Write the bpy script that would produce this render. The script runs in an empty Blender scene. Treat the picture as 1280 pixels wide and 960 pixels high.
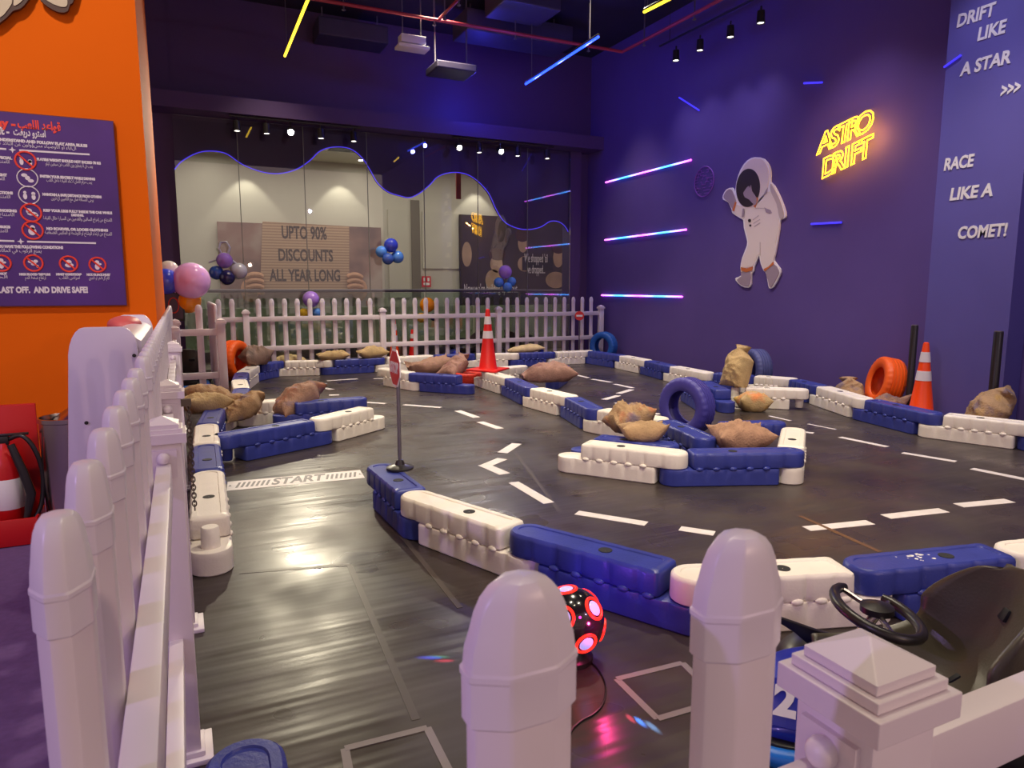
import bpy, bmesh, math, random
from math import sin, cos, tan, pi, radians, atan, hypot, atan2, sqrt
from mathutils import Vector, Matrix, noise
C = bpy.context.scene.collection
random.seed(7)
# ------------------------------------------------------------------ survey helpers (floor plan taken from the photo)
F = 870.0; TH = radians(25.35); PH = atan(120/870); H = 1.5
def ray(px, py):
    a = (px-640)/F; b = (py-480)/F
    hf = cos(PH)-b*sin(PH); v = -(sin(PH)+b*cos(PH))
    return (hf*sin(TH)+a*cos(TH), hf*cos(TH)-a*sin(TH), v)
def fl(px, py, z=0.0):
    r = ray(px, py); t = (z-H)/r[2]; return Vector((r[0]*t, r[1]*t, z))
def onx(px, py, X):
    r = ray(px, py); t = X/r[0]; return Vector((X, r[1]*t, H+r[2]*t))
def ony(px, py, Y):
    r = ray(px, py); t = Y/r[1]; return Vector((r[0]*t, Y, H+r[2]*t))
# ------------------------------------------------------------------ materials
def srgb(r, g, b):
    f = lambda c: (c/255/12.92) if c/255 <= .04045 else ((c/255+.055)/1.055)**2.4
    return (f(r), f(g), f(b))
def mat(name, col, rough=.5, metal=0.0, emit=None, es=0.0, coat=0.0, bump=0.0, bscale=40.0, var=0.0, vscale=6.0, alpha_trans=0.0, sss=0.0, spec=.5):
    m = bpy.data.materials.new(name); m.use_nodes = True
    nt = m.node_tree; b = nt.nodes['Principled BSDF']
    b.inputs['Base Color'].default_value = (*col, 1); b.inputs['Roughness'].default_value = rough
    b.inputs['Metallic'].default_value = metal; b.inputs['Coat Weight'].default_value = coat
    if emit: b.inputs['Emission Color'].default_value = (*emit, 1); b.inputs['Emission Strength'].default_value = es
    b.inputs['Specular IOR Level'].default_value = spec
    tc = nt.nodes.new('ShaderNodeTexCoord')
    if var > 0:
        n = nt.nodes.new('ShaderNodeTexNoise'); n.inputs['Scale'].default_value = vscale; n.inputs['Detail'].default_value = 5
        nt.links.new(tc.outputs['Object'], n.inputs['Vector'])
        r = nt.nodes.new('ShaderNodeValToRGB')
        r.color_ramp.elements[0].position = .3; r.color_ramp.elements[1].position = .7
        r.color_ramp.elements[0].color = (*[c*(1-var) for c in col], 1); r.color_ramp.elements[1].color = (*[min(1, c*(1+var)) for c in col], 1)
        nt.links.new(n.outputs['Fac'], r.inputs['Fac']); nt.links.new(r.outputs['Color'], b.inputs['Base Color'])
    if bump > 0:
        n2 = nt.nodes.new('ShaderNodeTexNoise'); n2.inputs['Scale'].default_value = bscale; n2.inputs['Detail'].default_value = 4
        nt.links.new(tc.outputs['Object'], n2.inputs['Vector'])
        bp = nt.nodes.new('ShaderNodeBump'); bp.inputs['Strength'].default_value = bump; bp.inputs['Distance'].default_value = .02
        nt.links.new(n2.outputs['Fac'], bp.inputs['Height']); nt.links.new(bp.outputs['Normal'], b.inputs['Normal'])
    if sss: b.inputs['Subsurface Weight'].default_value = sss; b.inputs['Subsurface Radius'].default_value = (.02, .02, .02)
    return m
def emis(name, col, s):
    m = bpy.data.materials.new(name); m.use_nodes = True; nt = m.node_tree
    b = nt.nodes['Principled BSDF']; b.inputs['Base Color'].default_value = (*[c*.5 for c in col], 1); b.inputs['Roughness'].default_value = .4
    b.inputs['Emission Color'].default_value = (*col, 1); b.inputs['Emission Strength'].default_value = s
    return m
WALLC = srgb(98, 80, 144)
MW = mat('wall_paint', WALLC, .6, spec=.25, var=.05, vscale=1.2)
MWB = mat('back_wall_paint', srgb(82, 58, 104), .55, var=.05, vscale=1.2)
MPAN = mat('pillar_paint', srgb(98, 92, 164), .5, var=.04, vscale=1.5)
MOR = mat('orange_paint', srgb(240, 108, 10), .75, spec=.12, var=.03, vscale=1.0)
MCEIL = mat('ceiling_black', srgb(40, 33, 50), .8, var=.2, vscale=1.5)
MDUCT = mat('duct_dark', srgb(58, 52, 74), .5, var=.1)
MPIPE = mat('pipe_red', srgb(170, 50, 60), .5)
MWV = mat('vinyl_white', srgb(226, 216, 222), .42)
MCAP = mat('cap_vinyl', srgb(224, 216, 226), .34, sss=.1)
MBW = mat('barrier_white', srgb(240, 232, 222), .4, bump=.08, bscale=90, var=.03, vscale=9)
MBB = mat('barrier_blue', srgb(52, 62, 146), .36, bump=.08, bscale=90, var=.12, vscale=9)
MHOLE = mat('hole_dark', (.012, .012, .014), .7)
MTYP = mat('tyre_purple', srgb(66, 60, 150), .5, bump=.1, bscale=60)
MTYB = mat('tyre_blue', srgb(28, 90, 175), .45, bump=.1, bscale=60)
MTYG = mat('tyre_slate', srgb(78, 84, 140), .55, bump=.1, bscale=60)
MTYO = mat('tyre_orange', srgb(240, 95, 12), .5, bump=.1, bscale=60)
MTYR = mat('tyre_red', srgb(205, 50, 30), .5, bump=.1, bscale=60)
MCR = mat('cone_red', srgb(226, 30, 26), .4)
MCO = mat('cone_orange', srgb(255, 76, 8), .4)
MREF = mat('reflective_white', srgb(225, 218, 222), .4, bump=.1, bscale=300)
MBLK = mat('black_plastic', srgb(34, 30, 30), .35)
MSEAT = mat('seat_plastic', srgb(78, 72, 60), .36, bump=.05, bscale=120)
MSTEEL = mat('brushed_steel', srgb(190, 180, 180), .22, metal=1.0)
MGREY = mat('grey_metal', srgb(120, 114, 122), .4, metal=.6)
MCHAIN = mat('chain_metal', srgb(110, 100, 90), .35, metal=.9)
MRED = mat('red_enamel', srgb(200, 22, 24), .35)
MSIGNR = mat('sign_red', srgb(214, 40, 44), .4)
MWHITE = mat('white_paint', srgb(238, 234, 230), .45)
MTAPE = mat('tape_white', srgb(222, 214, 214), .5, var=.1, vscale=12)
MTAPEG = mat('tape_grey', srgb(128, 120, 122), .55)
MPUR = mat('poster_purple', srgb(78, 38, 120), .45, var=.18, vscale=2.2)
MTXT = mat('print_white', srgb(236, 228, 232), .5)
MTXTR = mat('print_red', srgb(250, 72, 52), .5)
MCREAM = mat('mall_cream', srgb(200, 194, 176), .6)
MMFL = mat('mall_floor', srgb(170, 165, 145), .3)
MKB = mat('kart_blue', srgb(30, 44, 160), .3, coat=.3)
MKL = mat('kart_light_blue', srgb(28, 110, 205), .35)
MRUB = mat('rubber_black', srgb(30, 28, 30), .6)
MLENS = mat('lens_glass', srgb(190, 180, 240), .08, emit=(.45, .4, 1), es=.8)
MCARD = mat('cardboard_print', srgb(176, 140, 110), .7)
MTXD = mat('print_dark', srgb(58, 44, 44), .6)
MSKIN = mat('hand_print', srgb(190, 140, 108), .6, var=.1, vscale=8)
MASTRO = mat('astronaut_suit_print', srgb(240, 226, 214), .5)
MASTRW = mat('astronaut_outline_print', srgb(250, 246, 244), .5)
MASTRV = mat('visor_print', srgb(52, 40, 42), .4)
MASTRG = mat('glove_print', srgb(168, 150, 160), .5)
MASTRO2 = mat('suit_shade_print', srgb(200, 184, 178), .5)
MASTOR = mat('cuff_print', srgb(206, 116, 62), .5)
EYEL = emis('neon_yellow', (1.0, .50, .02), 4.5)
EAMB = emis('led_amber', (1.0, .62, .03), 3.2)
EBLU = emis('led_blue', (.02, .07, 1.0), 3.2)
EBLD = emis('led_blue_dim', (.06, .04, 1.0), 1.2)
EWAVE = emis('led_edge', (.10, .06, 1.0), .9)
EWARM = emis('lamp_white', (1.0, .93, .80), 60.0)
EWARM2 = emis('lamp_soft', (1.0, .93, .80), 9.0)
ECORE = emis('lamp_core', (1.0, .93, .80), 220.0)
ERED = emis('ring_red', (1.0, .018, .010), 2.2)
EMAG = emis('dot_magenta', (1.0, .02, .35), 6.0)
def led_gradient():
    m = bpy.data.materials.new('led_gradient'); m.use_nodes = True; nt = m.node_tree; b = nt.nodes['Principled BSDF']
    tc = nt.nodes.new('ShaderNodeTexCoord'); sp = nt.nodes.new('ShaderNodeSeparateXYZ'); nt.links.new(tc.outputs['Object'], sp.inputs[0])
    w = nt.nodes.new('ShaderNodeMath'); w.operation = 'MULTIPLY'; w.inputs[1].default_value = 1.1; nt.links.new(sp.outputs['Y'], w.inputs[0])
    fr = nt.nodes.new('ShaderNodeMath'); fr.operation = 'PINGPONG'; fr.inputs[1].default_value = .75; nt.links.new(w.outputs[0], fr.inputs[0])
    r = nt.nodes.new('ShaderNodeValToRGB'); r.color_ramp.elements[0].color = (.9, .08, 1, 1); r.color_ramp.elements[1].color = (.02, .3, 1, 1); r.color_ramp.elements[1].position = .6
    nt.links.new(fr.outputs[0], r.inputs[0]); nt.links.new(r.outputs[0], b.inputs['Emission Color']); b.inputs['Emission Strength'].default_value = 4.5
    return m
ELED = led_gradient()
def glass(name, tint=(1, 1, 1), refl=1.0, ior=1.45):
    m = bpy.data.materials.new(name); m.use_nodes = True; nt = m.node_tree; nt.nodes.remove(nt.nodes['Principled BSDF'])
    out = nt.nodes['Material Output']; t = nt.nodes.new('ShaderNodeBsdfTransparent'); t.inputs[0].default_value = (*tint, 1)
    g = nt.nodes.new('ShaderNodeBsdfGlossy'); g.inputs['Roughness'].default_value = .01; g.inputs[0].default_value = (refl, refl, refl, 1)
    fn = nt.nodes.new('ShaderNodeFresnel'); fn.inputs[0].default_value = ior
    mx = nt.nodes.new('ShaderNodeMixShader'); nt.links.new(fn.outputs[0], mx.inputs[0]); nt.links.new(t.outputs[0], mx.inputs[1]); nt.links.new(g.outputs[0], mx.inputs[2])
    nt.links.new(mx.outputs[0], out.inputs[0]); return m
GLS = glass('window_glass', (.97, .98, .98), 1.0, 1.7)
GLG = glass('balustrade_glass', (.74, .82, .76), .6)
def balloon_mat(name, c): return mat(name, c, .12, coat=.6)
BAL = {k: balloon_mat('balloon_'+k, srgb(*v)) for k, v in dict(pink=(240, 184, 248), blue=(66, 82, 226), white=(236, 228, 222), orange=(255, 158, 12), yellow=(232, 190, 40), purple=(172, 130, 226), silver=(206, 206, 214), navy=(40, 40, 92), sky=(86, 146, 228), royal=(54, 70, 196), deep=(58, 92, 176)).items()}
def burlap(name, base, blots=()):
    m = mat(name, base, .85, var=.16, vscale=9, bump=.5, bscale=60); nt = m.node_tree; b = nt.nodes['Principled BSDF']
    cur = b.inputs['Base Color'].links[0].from_socket
    tc = [n for n in nt.nodes if n.type == 'TEX_COORD'][0]
    for i, (col, sc, th, off) in enumerate(blots):
        mp = nt.nodes.new('ShaderNodeMapping'); mp.inputs['Location'].default_value = (off, off*.7, i*3.1); nt.links.new(tc.outputs['Object'], mp.inputs[0])
        n = nt.nodes.new('ShaderNodeTexNoise'); n.inputs['Scale'].default_value = sc; n.inputs['Detail'].default_value = 3; nt.links.new(mp.outputs[0], n.inputs['Vector'])
        r = nt.nodes.new('ShaderNodeValToRGB'); r.color_ramp.elements[0].position = th; r.color_ramp.elements[1].position = th+.12
        r.color_ramp.elements[0].color = (0, 0, 0, 1); r.color_ramp.elements[1].color = (.55, .55, .55, 1); nt.links.new(n.outputs['Fac'], r.inputs[0])
        mx = nt.nodes.new('ShaderNodeMix'); mx.data_type = 'RGBA'; nt.links.new(r.outputs[0], mx.inputs['Factor']); nt.links.new(cur, mx.inputs['A']); mx.inputs['B'].default_value = (*srgb(*col), 1)
        cur = mx.outputs['Result']
    nt.links.new(cur, b.inputs['Base Color']); return m
TAN = srgb(172, 140, 104); BRN = srgb(150, 116, 98); KHA = srgb(186, 158, 112)
# ------------------------------------------------------------------ mesh builder
class MB:
    def __init__(s): s.v = []; s.f = []; s.T = Matrix()
    def add(s, vs, fs):
        o = len(s.v); s.v += [s.T @ Vector(v) for v in vs]; s.f += [tuple(i+o for i in f) for f in fs]; return s
    def box(s, x0, x1, y0, y1, z0, z1):
        return s.add([(x0,y0,z0),(x1,y0,z0),(x1,y1,z0),(x0,y1,z0),(x0,y0,z1),(x1,y0,z1),(x1,y1,z1),(x0,y1,z1)],
                     [(0,3,2,1),(4,5,6,7),(0,1,5,4),(1,2,6,5),(2,3,7,6),(3,0,4,7)])
    def loft(s, rings, cap0=True, cap1=True, closed=True):
        n = len(rings[0]); vs = [p for r in rings for p in r]; fs = []
        for k in range(len(rings)-1):
            for i in range(n if closed else n-1):
                j = (i+1) % n; fs.append((k*n+i, k*n+j, (k+1)*n+j, (k+1)*n+i))
        if cap0: fs.append(tuple(range(n-1, -1, -1)))
        if cap1: fs.append(tuple((len(rings)-1)*n+i for i in range(n)))
        return s.add(vs, fs)
    def lathe(s, prof, n=32, axis='z', c=(0, 0, 0), cap0=False, cap1=False):
        rings = []
        for r, h in prof:
            ring = []
            for i in range(n):
                a = 2*pi*i/n
                p = (r*cos(a), r*sin(a), h) if axis == 'z' else ((r*cos(a), h, -r*sin(a)) if axis == 'y' else (h, r*cos(a), r*sin(a)))
                ring.append((p[0]+c[0], p[1]+c[1], p[2]+c[2]))
            rings.append(ring)
        return s.loft(rings, cap0, cap1)
    def tube(s, pts, r, n=10, closed=False):
        pts = [Vector(p) for p in pts]; rings = []; up = Vector((0, 0, 1)); m = len(pts)
        rr = r if isinstance(r, (list, tuple)) else [r]*m; pn = None
        for i, p in enumerate(pts):
            if closed: t = (pts[(i+1) % m]-pts[i-1])
            else: t = pts[min(i+1, m-1)]-pts[max(i-1, 0)]
            t.normalize()
            if pn is None: pn = t.orthogonal()
            pn = (pn-t*pn.dot(t)).normalized(); b = t.cross(pn)
            rings.append([p+(pn*cos(2*pi*k/n)+b*sin(2*pi*k/n))*rr[i] for k in range(n)])
        if closed: rings.append(rings[0]); return s.loft(rings, False, False)
        return s.loft(rings)
    def ellip(s, c, r, n=20, m=12):
        rings = []
        for k in range(m+1):
            a = pi*k/m; q = max(sin(a), 1e-3)
            rings.append([(c[0]+r[0]*q*cos(2*pi*i/n), c[1]+r[1]*q*sin(2*pi*i/n), c[2]-r[2]*cos(a)) for i in range(n)])
        return s.loft(rings)
    def prism(s, poly, h0, h1, axis='z'):
        f = {'z': lambda u, v, h: (u, v, h), 'y': lambda u, v, h: (u, h, v), 'x': lambda u, v, h: (h, u, v)}[axis]
        return s.loft([[f(u, v, h0) for u, v in poly], [f(u, v, h1) for u, v in poly]])
    def mesh(s, name, m, smooth=True, bevel=0, angle=40):
        me = bpy.data.meshes.new(name); bm = bmesh.new()
        vs = [bm.verts.new(v) for v in s.v]
        for f in s.f:
            try: bm.faces.new([vs[i] for i in f])
            except ValueError: pass
        bmesh.ops.remove_doubles(bm, verts=bm.verts, dist=1e-5)
        bmesh.ops.recalc_face_normals(bm, faces=bm.faces)
        if bevel:
            es = [e for e in bm.edges if len(e.link_faces) == 2 and e.calc_face_angle(0) > radians(35)]
            bmesh.ops.bevel(bm, geom=es, offset=bevel, segments=2, affect='EDGES', profile=.5, clamp_overlap=True)
        for f in bm.faces: f.smooth = smooth
        if smooth:
            for e in bm.edges:
                if len(e.link_faces) == 2 and e.calc_face_angle(0) > radians(angle): e.smooth = False
        bm.to_mesh(me); bm.free(); me.materials.append(m); return me
    def build(s, name, m, parent=None, loc=None, rot=None, **k):
        o = bpy.data.objects.new(name, s.mesh(name, m, **k)); C.objects.link(o)
        if parent: o.parent = parent
        if loc is not None: o.location = loc
        if rot is not None: o.rotation_euler = rot
        return o
def tag(o, label, cat, group=None):
    o['label'] = label; o['category'] = cat
    if group: o['group'] = group
    return o
def empty(name, loc=(0, 0, 0), rz=0.0, label=None, cat=None, group=None):
    o = bpy.data.objects.new(name, None); C.objects.link(o); o.location = loc; o.rotation_euler = (0, 0, rz); o.empty_display_size = .1
    if label: tag(o, label, cat, group)
    return o
def struct(o): o['kind'] = 'structure'; return o
def inst(me, name, parent, loc=(0, 0, 0), rot=(0, 0, 0)):
    o = bpy.data.objects.new(name, me); C.objects.link(o); o.parent = parent; o.location = loc; o.rotation_euler = rot; return o
def copy_tree(o, parent=None):
    c = o.copy(); C.objects.link(c)
    if parent: c.parent = parent
    for ch in list(o.children): copy_tree(ch, c)
    return c
# ------------------------------------------------------------------ lettering
AR = {'ا':'ﺍﺎ','أ':'ﺃﺄ','إ':'ﺇﺈ','ب':'ﺏﺐﺑﺒ','ت':'ﺕﺖﺗﺘ','ة':'ﺓﺔ','ج':'ﺝﺞﺟﺠ','ح':'ﺡﺢﺣﺤ','خ':'ﺥﺦﺧﺨ','د':'ﺩﺪ','ذ':'ﺫﺬ','ر':'ﺭﺮ','ز':'ﺯﺰ','س':'ﺱﺲﺳﺴ','ش':'ﺵﺶﺷﺸ','ص':'ﺹﺺﺻﺼ','ض':'ﺽﺾﺿﻀ','ط':'ﻁﻂﻃﻄ','ع':'ﻉﻊﻋﻌ','غ':'ﻍﻎﻏﻐ','ف':'ﻑﻒﻓﻔ','ق':'ﻕﻖﻗﻘ','ك':'ﻙﻚﻛﻜ','ل':'ﻝﻞﻟﻠ','م':'ﻡﻢﻣﻤ','ن':'ﻥﻦﻧﻨ','ه':'ﻩﻪﻫﻬ','و':'ﻭﻮ','ي':'ﻱﻲﻳﻴ','ى':'ﻯﻰ','ء':'ﺀ'}
def arabic(t):
    out = ''
    for i, ch in enumerate(t):
        if ch not in AR: out += ch; continue
        f = AR[ch]; p = t[i-1] if i else ' '; n = t[i+1] if i+1 < len(t) else ' '
        jp = p in AR and len(AR[p]) == 4; jn = n in AR and len(f) == 4 and len(AR[n]) > 1
        if len(f) == 1: out += f
        elif len(f) == 2: out += f[1] if jp else f[0]
        else: out += f[3] if jp and jn else (f[1] if jp else (f[2] if jn else f[0]))
    return out[::-1]
def text_verts(s, size, ext=.002, align='CENTER', shear=0.0, bold=0.0, spacing=1.0):
    cu = bpy.data.curves.new('lettering', 'FONT'); cu.body = s; cu.size = size; cu.extrude = ext; cu.align_x = align; cu.align_y = 'CENTER'
    cu.shear = shear; cu.offset = bold; cu.space_character = spacing; cu.resolution_u = 3
    o = bpy.data.objects.new('lettering', cu); C.objects.link(o)
    bpy.context.view_layer.update()
    dg = bpy.context.evaluated_depsgraph_get(); me = bpy.data.meshes.new_from_object(o.evaluated_get(dg))
    vs = [v.co.copy() for v in me.vertices]; fs = [tuple(p.vertices) for p in me.polygons]
    bpy.data.objects.remove(o); bpy.data.curves.remove(cu); bpy.data.meshes.remove(me)
    return vs, fs
def text_to(mb, s, size, T, width=None, **k):
    vs, fs = text_verts(s, size, **k)
    if not vs: return
    if width:
        x0 = min(v.x for v in vs); x1 = max(v.x for v in vs); q = width/max(1e-6, x1-x0); vs = [Vector((v.x*q, v.y, v.z)) for v in vs]
    old = mb.T; mb.T = old @ T; mb.add(vs, fs); mb.T = old
FX = Matrix(((0, 0, -1, 0), (-1, 0, 0, 0), (0, 1, 0, 0), (0, 0, 0, 1)))   # text on a wall facing -X (reads towards -Y)
FY = Matrix(((1, 0, 0, 0), (0, 0, -1, 0), (0, 1, 0, 0), (0, 0, 0, 1)))    # text on a wall facing -Y (reads towards +X)
def at(x, y, z): return Matrix.Translation((x, y, z))
def smooth_poly(pts, n=6, closed=True):
    out = []; m = len(pts)
    rng = range(m) if closed else range(m-1)
    for i in rng:
        g = (lambda k: pts[k % m]) if closed else (lambda k: pts[max(0, min(m-1, k))])
        p0, p1, p2, p3 = [Vector(g(i+d)) for d in (-1, 0, 1, 2)]
        for k in range(n):
            t = k/n
            out.append(tuple(.5*((2*p1)+(p2-p0)*t+(2*p0-5*p1+4*p2-p3)*t*t+(3*p1-p0-3*p2+p3)*t**3)))
    if not closed: out.append(tuple(pts[-1]))
    return out
# ================================================================== SETTING
XR = 8.3; YG = 13.4; YW = 13.5; ZC = 6.4
def floor_mat():
    m = bpy.data.materials.new('rubber_matting'); m.use_nodes = True; nt = m.node_tree; b = nt.nodes['Principled BSDF']
    tc = nt.nodes.new('ShaderNodeTexCoord')
    def noise_(sc, det, vec=None, sx=1, sy=1):
        mp = nt.nodes.new('ShaderNodeMapping'); mp.inputs['Scale'].default_value = (sx, sy, 1); nt.links.new(tc.outputs['Object'], mp.inputs[0])
        n = nt.nodes.new('ShaderNodeTexNoise'); n.inputs['Scale'].default_value = sc; n.inputs['Detail'].default_value = det; nt.links.new(mp.outputs[0], n.inputs['Vector']); return n
    n1 = noise_(1.1, 6); r1 = nt.nodes.new('ShaderNodeValToRGB')
    r1.color_ramp.elements[0].position = .3; r1.color_ramp.elements[1].position = .72
    r1.color_ramp.elements[0].color = (*srgb(44, 38, 37), 1); r1.color_ramp.elements[1].color = (*srgb(74, 64, 60), 1)
    nt.links.new(n1.outputs[0], r1.inputs[0]); nt.links.new(r1.outputs[0], b.inputs['Base Color'])
    n2 = noise_(2.0, 2); r2 = nt.nodes.new('ShaderNodeMapRange'); r2.inputs[1].default_value = .3; r2.inputs[2].default_value = .7; r2.inputs[3].default_value = .20; r2.inputs[4].default_value = .52
    nt.links.new(n2.outputs[0], r2.inputs[0]); nt.links.new(r2.outputs[0], b.inputs['Roughness'])
    # ripples of loose matting running across the start lane, and seams
    n3 = noise_(1.0, 2, sx=.5, sy=7.0); n4 = noise_(9, 4, sx=1, sy=1)
    ad = nt.nodes.new('ShaderNodeMath'); ad.operation = 'MULTIPLY_ADD'; ad.inputs[1].default_value = .08; nt.links.new(n4.outputs[0], ad.inputs[0]); nt.links.new(n3.outputs[0], ad.inputs[2])
    bp = nt.nodes.new('ShaderNodeBump'); bp.inputs['Strength'].default_value = .45; bp.inputs['Distance'].default_value = .02
    nt.links.new(ad.outputs[0], bp.inputs['Height']); nt.links.new(bp.outputs[0], b.inputs['Normal']); return m
MFLOOR = floor_mat()
MCARP = mat('carpet_dark', srgb(108, 82, 134), .9, bump=.2, bscale=300, var=.1, vscale=30)
o = struct(MB().box(-7, XR+.2, -4, YW, -.1, -.004).build('floor', MCARP, smooth=False))
o = struct(MB().box(-6, 14, YW, 24, -.1, -.002).build('floor_mall', MMFL, smooth=False))
o = struct(MB().box(XR, XR+.2, -4, YW+.3, -.1, ZC).build('wall_right', MW, smooth=False))
o = struct(MB().box(-7, XR+.2, -4, YW+.3, ZC, ZC+.2).build('ceiling', MCEIL, smooth=False))
# text pillar standing proud of the right wall
o = struct(MB().box(8.0, XR, 4.47, 5.40, 0, ZC).build('wall_right_pillar', MPAN, smooth=False))
# back wall: solid left piece, upper wall, right jamb
mb = MB(); mb.box(-7, .05, YW, YW+.25, 0, ZC); mb.box(.05, 8.3, YW+.02, YW+.25, 4.4, ZC); mb.box(7.75, 8.02, YW-.08, YW+.25, 0, 4.4); mb.box(8.02, XR, YW+.1, YW+.25, 0, 4.4)
struct(mb.build('wall_back', MWB, smooth=False))
struct(MB().box(-7, XR, 12.98, YW, 4.40, 4.66).build('trim_1', MWB, smooth=False))      # bulkhead over the shop window
WAVE = [(221,212),(227,202),(245,192),(262,189),(282,192),(300,204),(315,211),(332,216),(350,217),(370,212),(387,201),(400,189),(417,184),(437,186),(452,197),(462,212),(472,229),(485,240),(500,245),(512,247),(525,241),(537,231),(547,221),(562,216),(580,217),(595,225),(610,241),(620,262),(630,277),(645,285),(660,287),(675,284),(687,277),(697,277),(705,282),(711,290)]
wp = [(p.x, p.z) for p in (ony(x, y, YW) for x, y in WAVE)]
wp[0] = (.05, wp[0][1]); wp[-1] = (7.75, wp[-1][1])
wp = smooth_poly(wp, 5, closed=False)
mb = MB(); n = len(wp)
ring_lo = [(x, z) for x, z in wp]; vs = []; fs = []
for i, (x, z) in enumerate(wp): vs += [(x, YW, z), (x, YW, 4.42), (x, YW+.06, z), (x, YW+.06, 4.42)]
for i in range(n-1):
    a = 4*i; b_ = a+4; fs += [(a, b_, b_+1, a+1), (a+2, a+3, b_+3, b_+2), (a, a+2, b_+2, b_)]
mb.add(vs, fs)
struct(mb.build('trim_2', MWB, smooth=False))                                           # wave-edged fascia
tag(MB().tube([(x, YW-.014, z) for x, z in wp], .009, 6).build('wave_light_strip', EWAVE), 'thin blue-violet light strip along the wavy edge above the shop window', 'light strip')
# glass panes of the shop window
xs = [.05]+[ony(px, 360, YG).x for px in (306, 386, 463, 532, 598, 659)]+[7.75]
for i in range(len(xs)-1):
    fr = MB().box(xs[i]+.006, xs[i+1]-.006, YG-.006, YG+.006, .06, 4.38)
    w = struct(fr.build('window_%d' % (i+1), GLS, smooth=False))
MSEAM = mat('glass_edge', srgb(120, 120, 110), .3)
mb = MB()
for x in xs[1:-1]: mb.box(x-.006, x+.006, YG-.01, YG+.01, .06, 4.38)
mb.box(.05, 7.75, YG-.03, YG+.03, 0, .06); struct(mb.build('trim_3', MSEAM, smooth=False))
# orange wall left of the fence
struct(MB().box(-5, -.165, 5.9, 9.3, 0, ZC).build('wall_left', MOR, smooth=False))
# ---- the mall seen through the window
YM = 19.0
zc_m = 4.75
struct(MB().box(-6, 14, YM, YM+.2, -.1, 6).build('wall_mall', MCREAM, smooth=False))
struct(MB().box(-6, 14, YW+.25, YM, zc_m, zc_m+.1).build('ceiling_mall', MCREAM, smooth=False))
MPNL = mat('panel_pale', srgb(196, 190, 172), .6); MPND = mat('panel_dark', srgb(120, 112, 98), .6)
mb = MB()
for a, b_, y0, y1 in ((484, 512, 262, 372), (527, 573, 265, 336)):
    p = ony(a, y0, YM); q = ony(b_, y1, YM); mb.box(p.x, q.x, YM-.05, YM, q.z, p.z)
struct(mb.build('trim_4', MPNL, smooth=False))
p = ony(513, 250, YM); q = ony(526, 372, YM); struct(MB().box(p.x, q.x, YM-.03, YM, q.z, p.z).build('trim_5', MPND, smooth=False))  # dark vertical strip between the pale panels
# large cardboard-sign poster
def city_mat():
    m = bpy.data.materials.new('city_print'); m.use_nodes = True; nt = m.node_tree; b = nt.nodes['Principled BSDF']; b.inputs['Roughness'].default_value = .6
    tc = nt.nodes.new('ShaderNodeTexCoord'); n = nt.nodes.new('ShaderNodeTexNoise'); n.inputs['Scale'].default_value = .9; n.inputs['Detail'].default_value = 3
    nt.links.new(tc.outputs['Object'], n.inputs['Vector']); r = nt.nodes.new('ShaderNodeValToRGB'); e = r.color_ramp.elements
    e[0].position = .32; e[0].color = (*srgb(96, 72, 72), 1); e[1].position = .68; e[1].color = (*srgb(168, 150, 138), 1); k = e.new(.5); k.color = (*srgb(138, 104, 96), 1)
    nt.links.new(n.outputs[0], r.inputs[0]); nt.links.new(r.outputs[0], b.inputs['Base Color']); return m
P0 = ony(271, 277, YM-.08); P1 = ony(478, 372, YM-.08)
pc = empty('discount_poster', ((P0.x+P1.x)/2, YM-.08, P1.z), 0, 'wide mall poster of hands holding a cardboard sign about discounts', 'poster')
W2 = (P1.x-P0.x)/2; HH = P0.z-P1.z
MB().box(-W2, W2, -.03, .03, 0, HH).build('backing', city_mat(), pc, smooth=False)
def rel(px, py, Y=YM-.08, org=None): q = ony(px, py, Y); return (q.x-(P0.x+P1.x)/2, q.z-P1.z)
cb = MB(); q = [rel(*p) for p in ((325, 362), (436, 362), (436, 283), (328, 277))]; cb.prism(q, -.05, -.028, 'y')
MCARDW = mat('cardboard_lines', srgb(182, 150, 122), .7); nt = MCARDW.node_tree
wv = nt.nodes.new('ShaderNodeTexWave'); wv.bands_direction = 'Z'; wv.inputs['Scale'].default_value = 4.5; tcn = [n for n in nt.nodes if n.type == 'TEX_COORD'][0]; nt.links.new(tcn.outputs['Object'], wv.inputs['Vector'])
rr = nt.nodes.new('ShaderNodeValToRGB'); rr.color_ramp.elements[0].color = (*srgb(150, 118, 96), 1); rr.color_ramp.elements[1].color = (*srgb(190, 158, 130), 1); nt.links.new(wv.outputs[0], rr.inputs[0]); nt.links.new(rr.outputs[0], nt.nodes['Principled BSDF'].inputs['Base Color'])
cb.build('cardboard', MCARDW, pc, smooth=False)
tx = MB()
for s, cx, cy, w, h in (('UPTO 90%', 380, 292, 56, .62), ('DISCOUNTS', 382, 320, 68, .58), ('ALL YEAR LONG', 382, 345, 88, .58)):
    u, v = rel(cx, cy); a = rel(cx-w/2, cy)[0]; b_ = rel(cx+w/2, cy)[0]
    text_to(tx, s, h*.72, at(u, -.053, v) @ FY, width=b_-a, bold=.012)
tx.build('lettering', MTXD, pc, smooth=False)
for px in (320, 441):      # gripping hands on both edges
    hb = MB(); u, v = rel(px, 352); sg = 1 if px < 380 else -1
    hb.ellip((u-sg*.16, -.06, v-.22), (.22, .05, .3), 14, 8)
    for k in range(4): hb.tube(smooth_poly([(u-sg*.24, -.08, v+.10-k*.13), (u-sg*.10, -.13, v+.17-k*.14), (u+sg*.05, -.13, v+.17-k*.14), (u+sg*.16, -.09, v+.12-k*.14)], 4, False), [.05]+[.066]*11+[.045], 8)
    hb.build('hand', MSKIN, pc)
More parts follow.
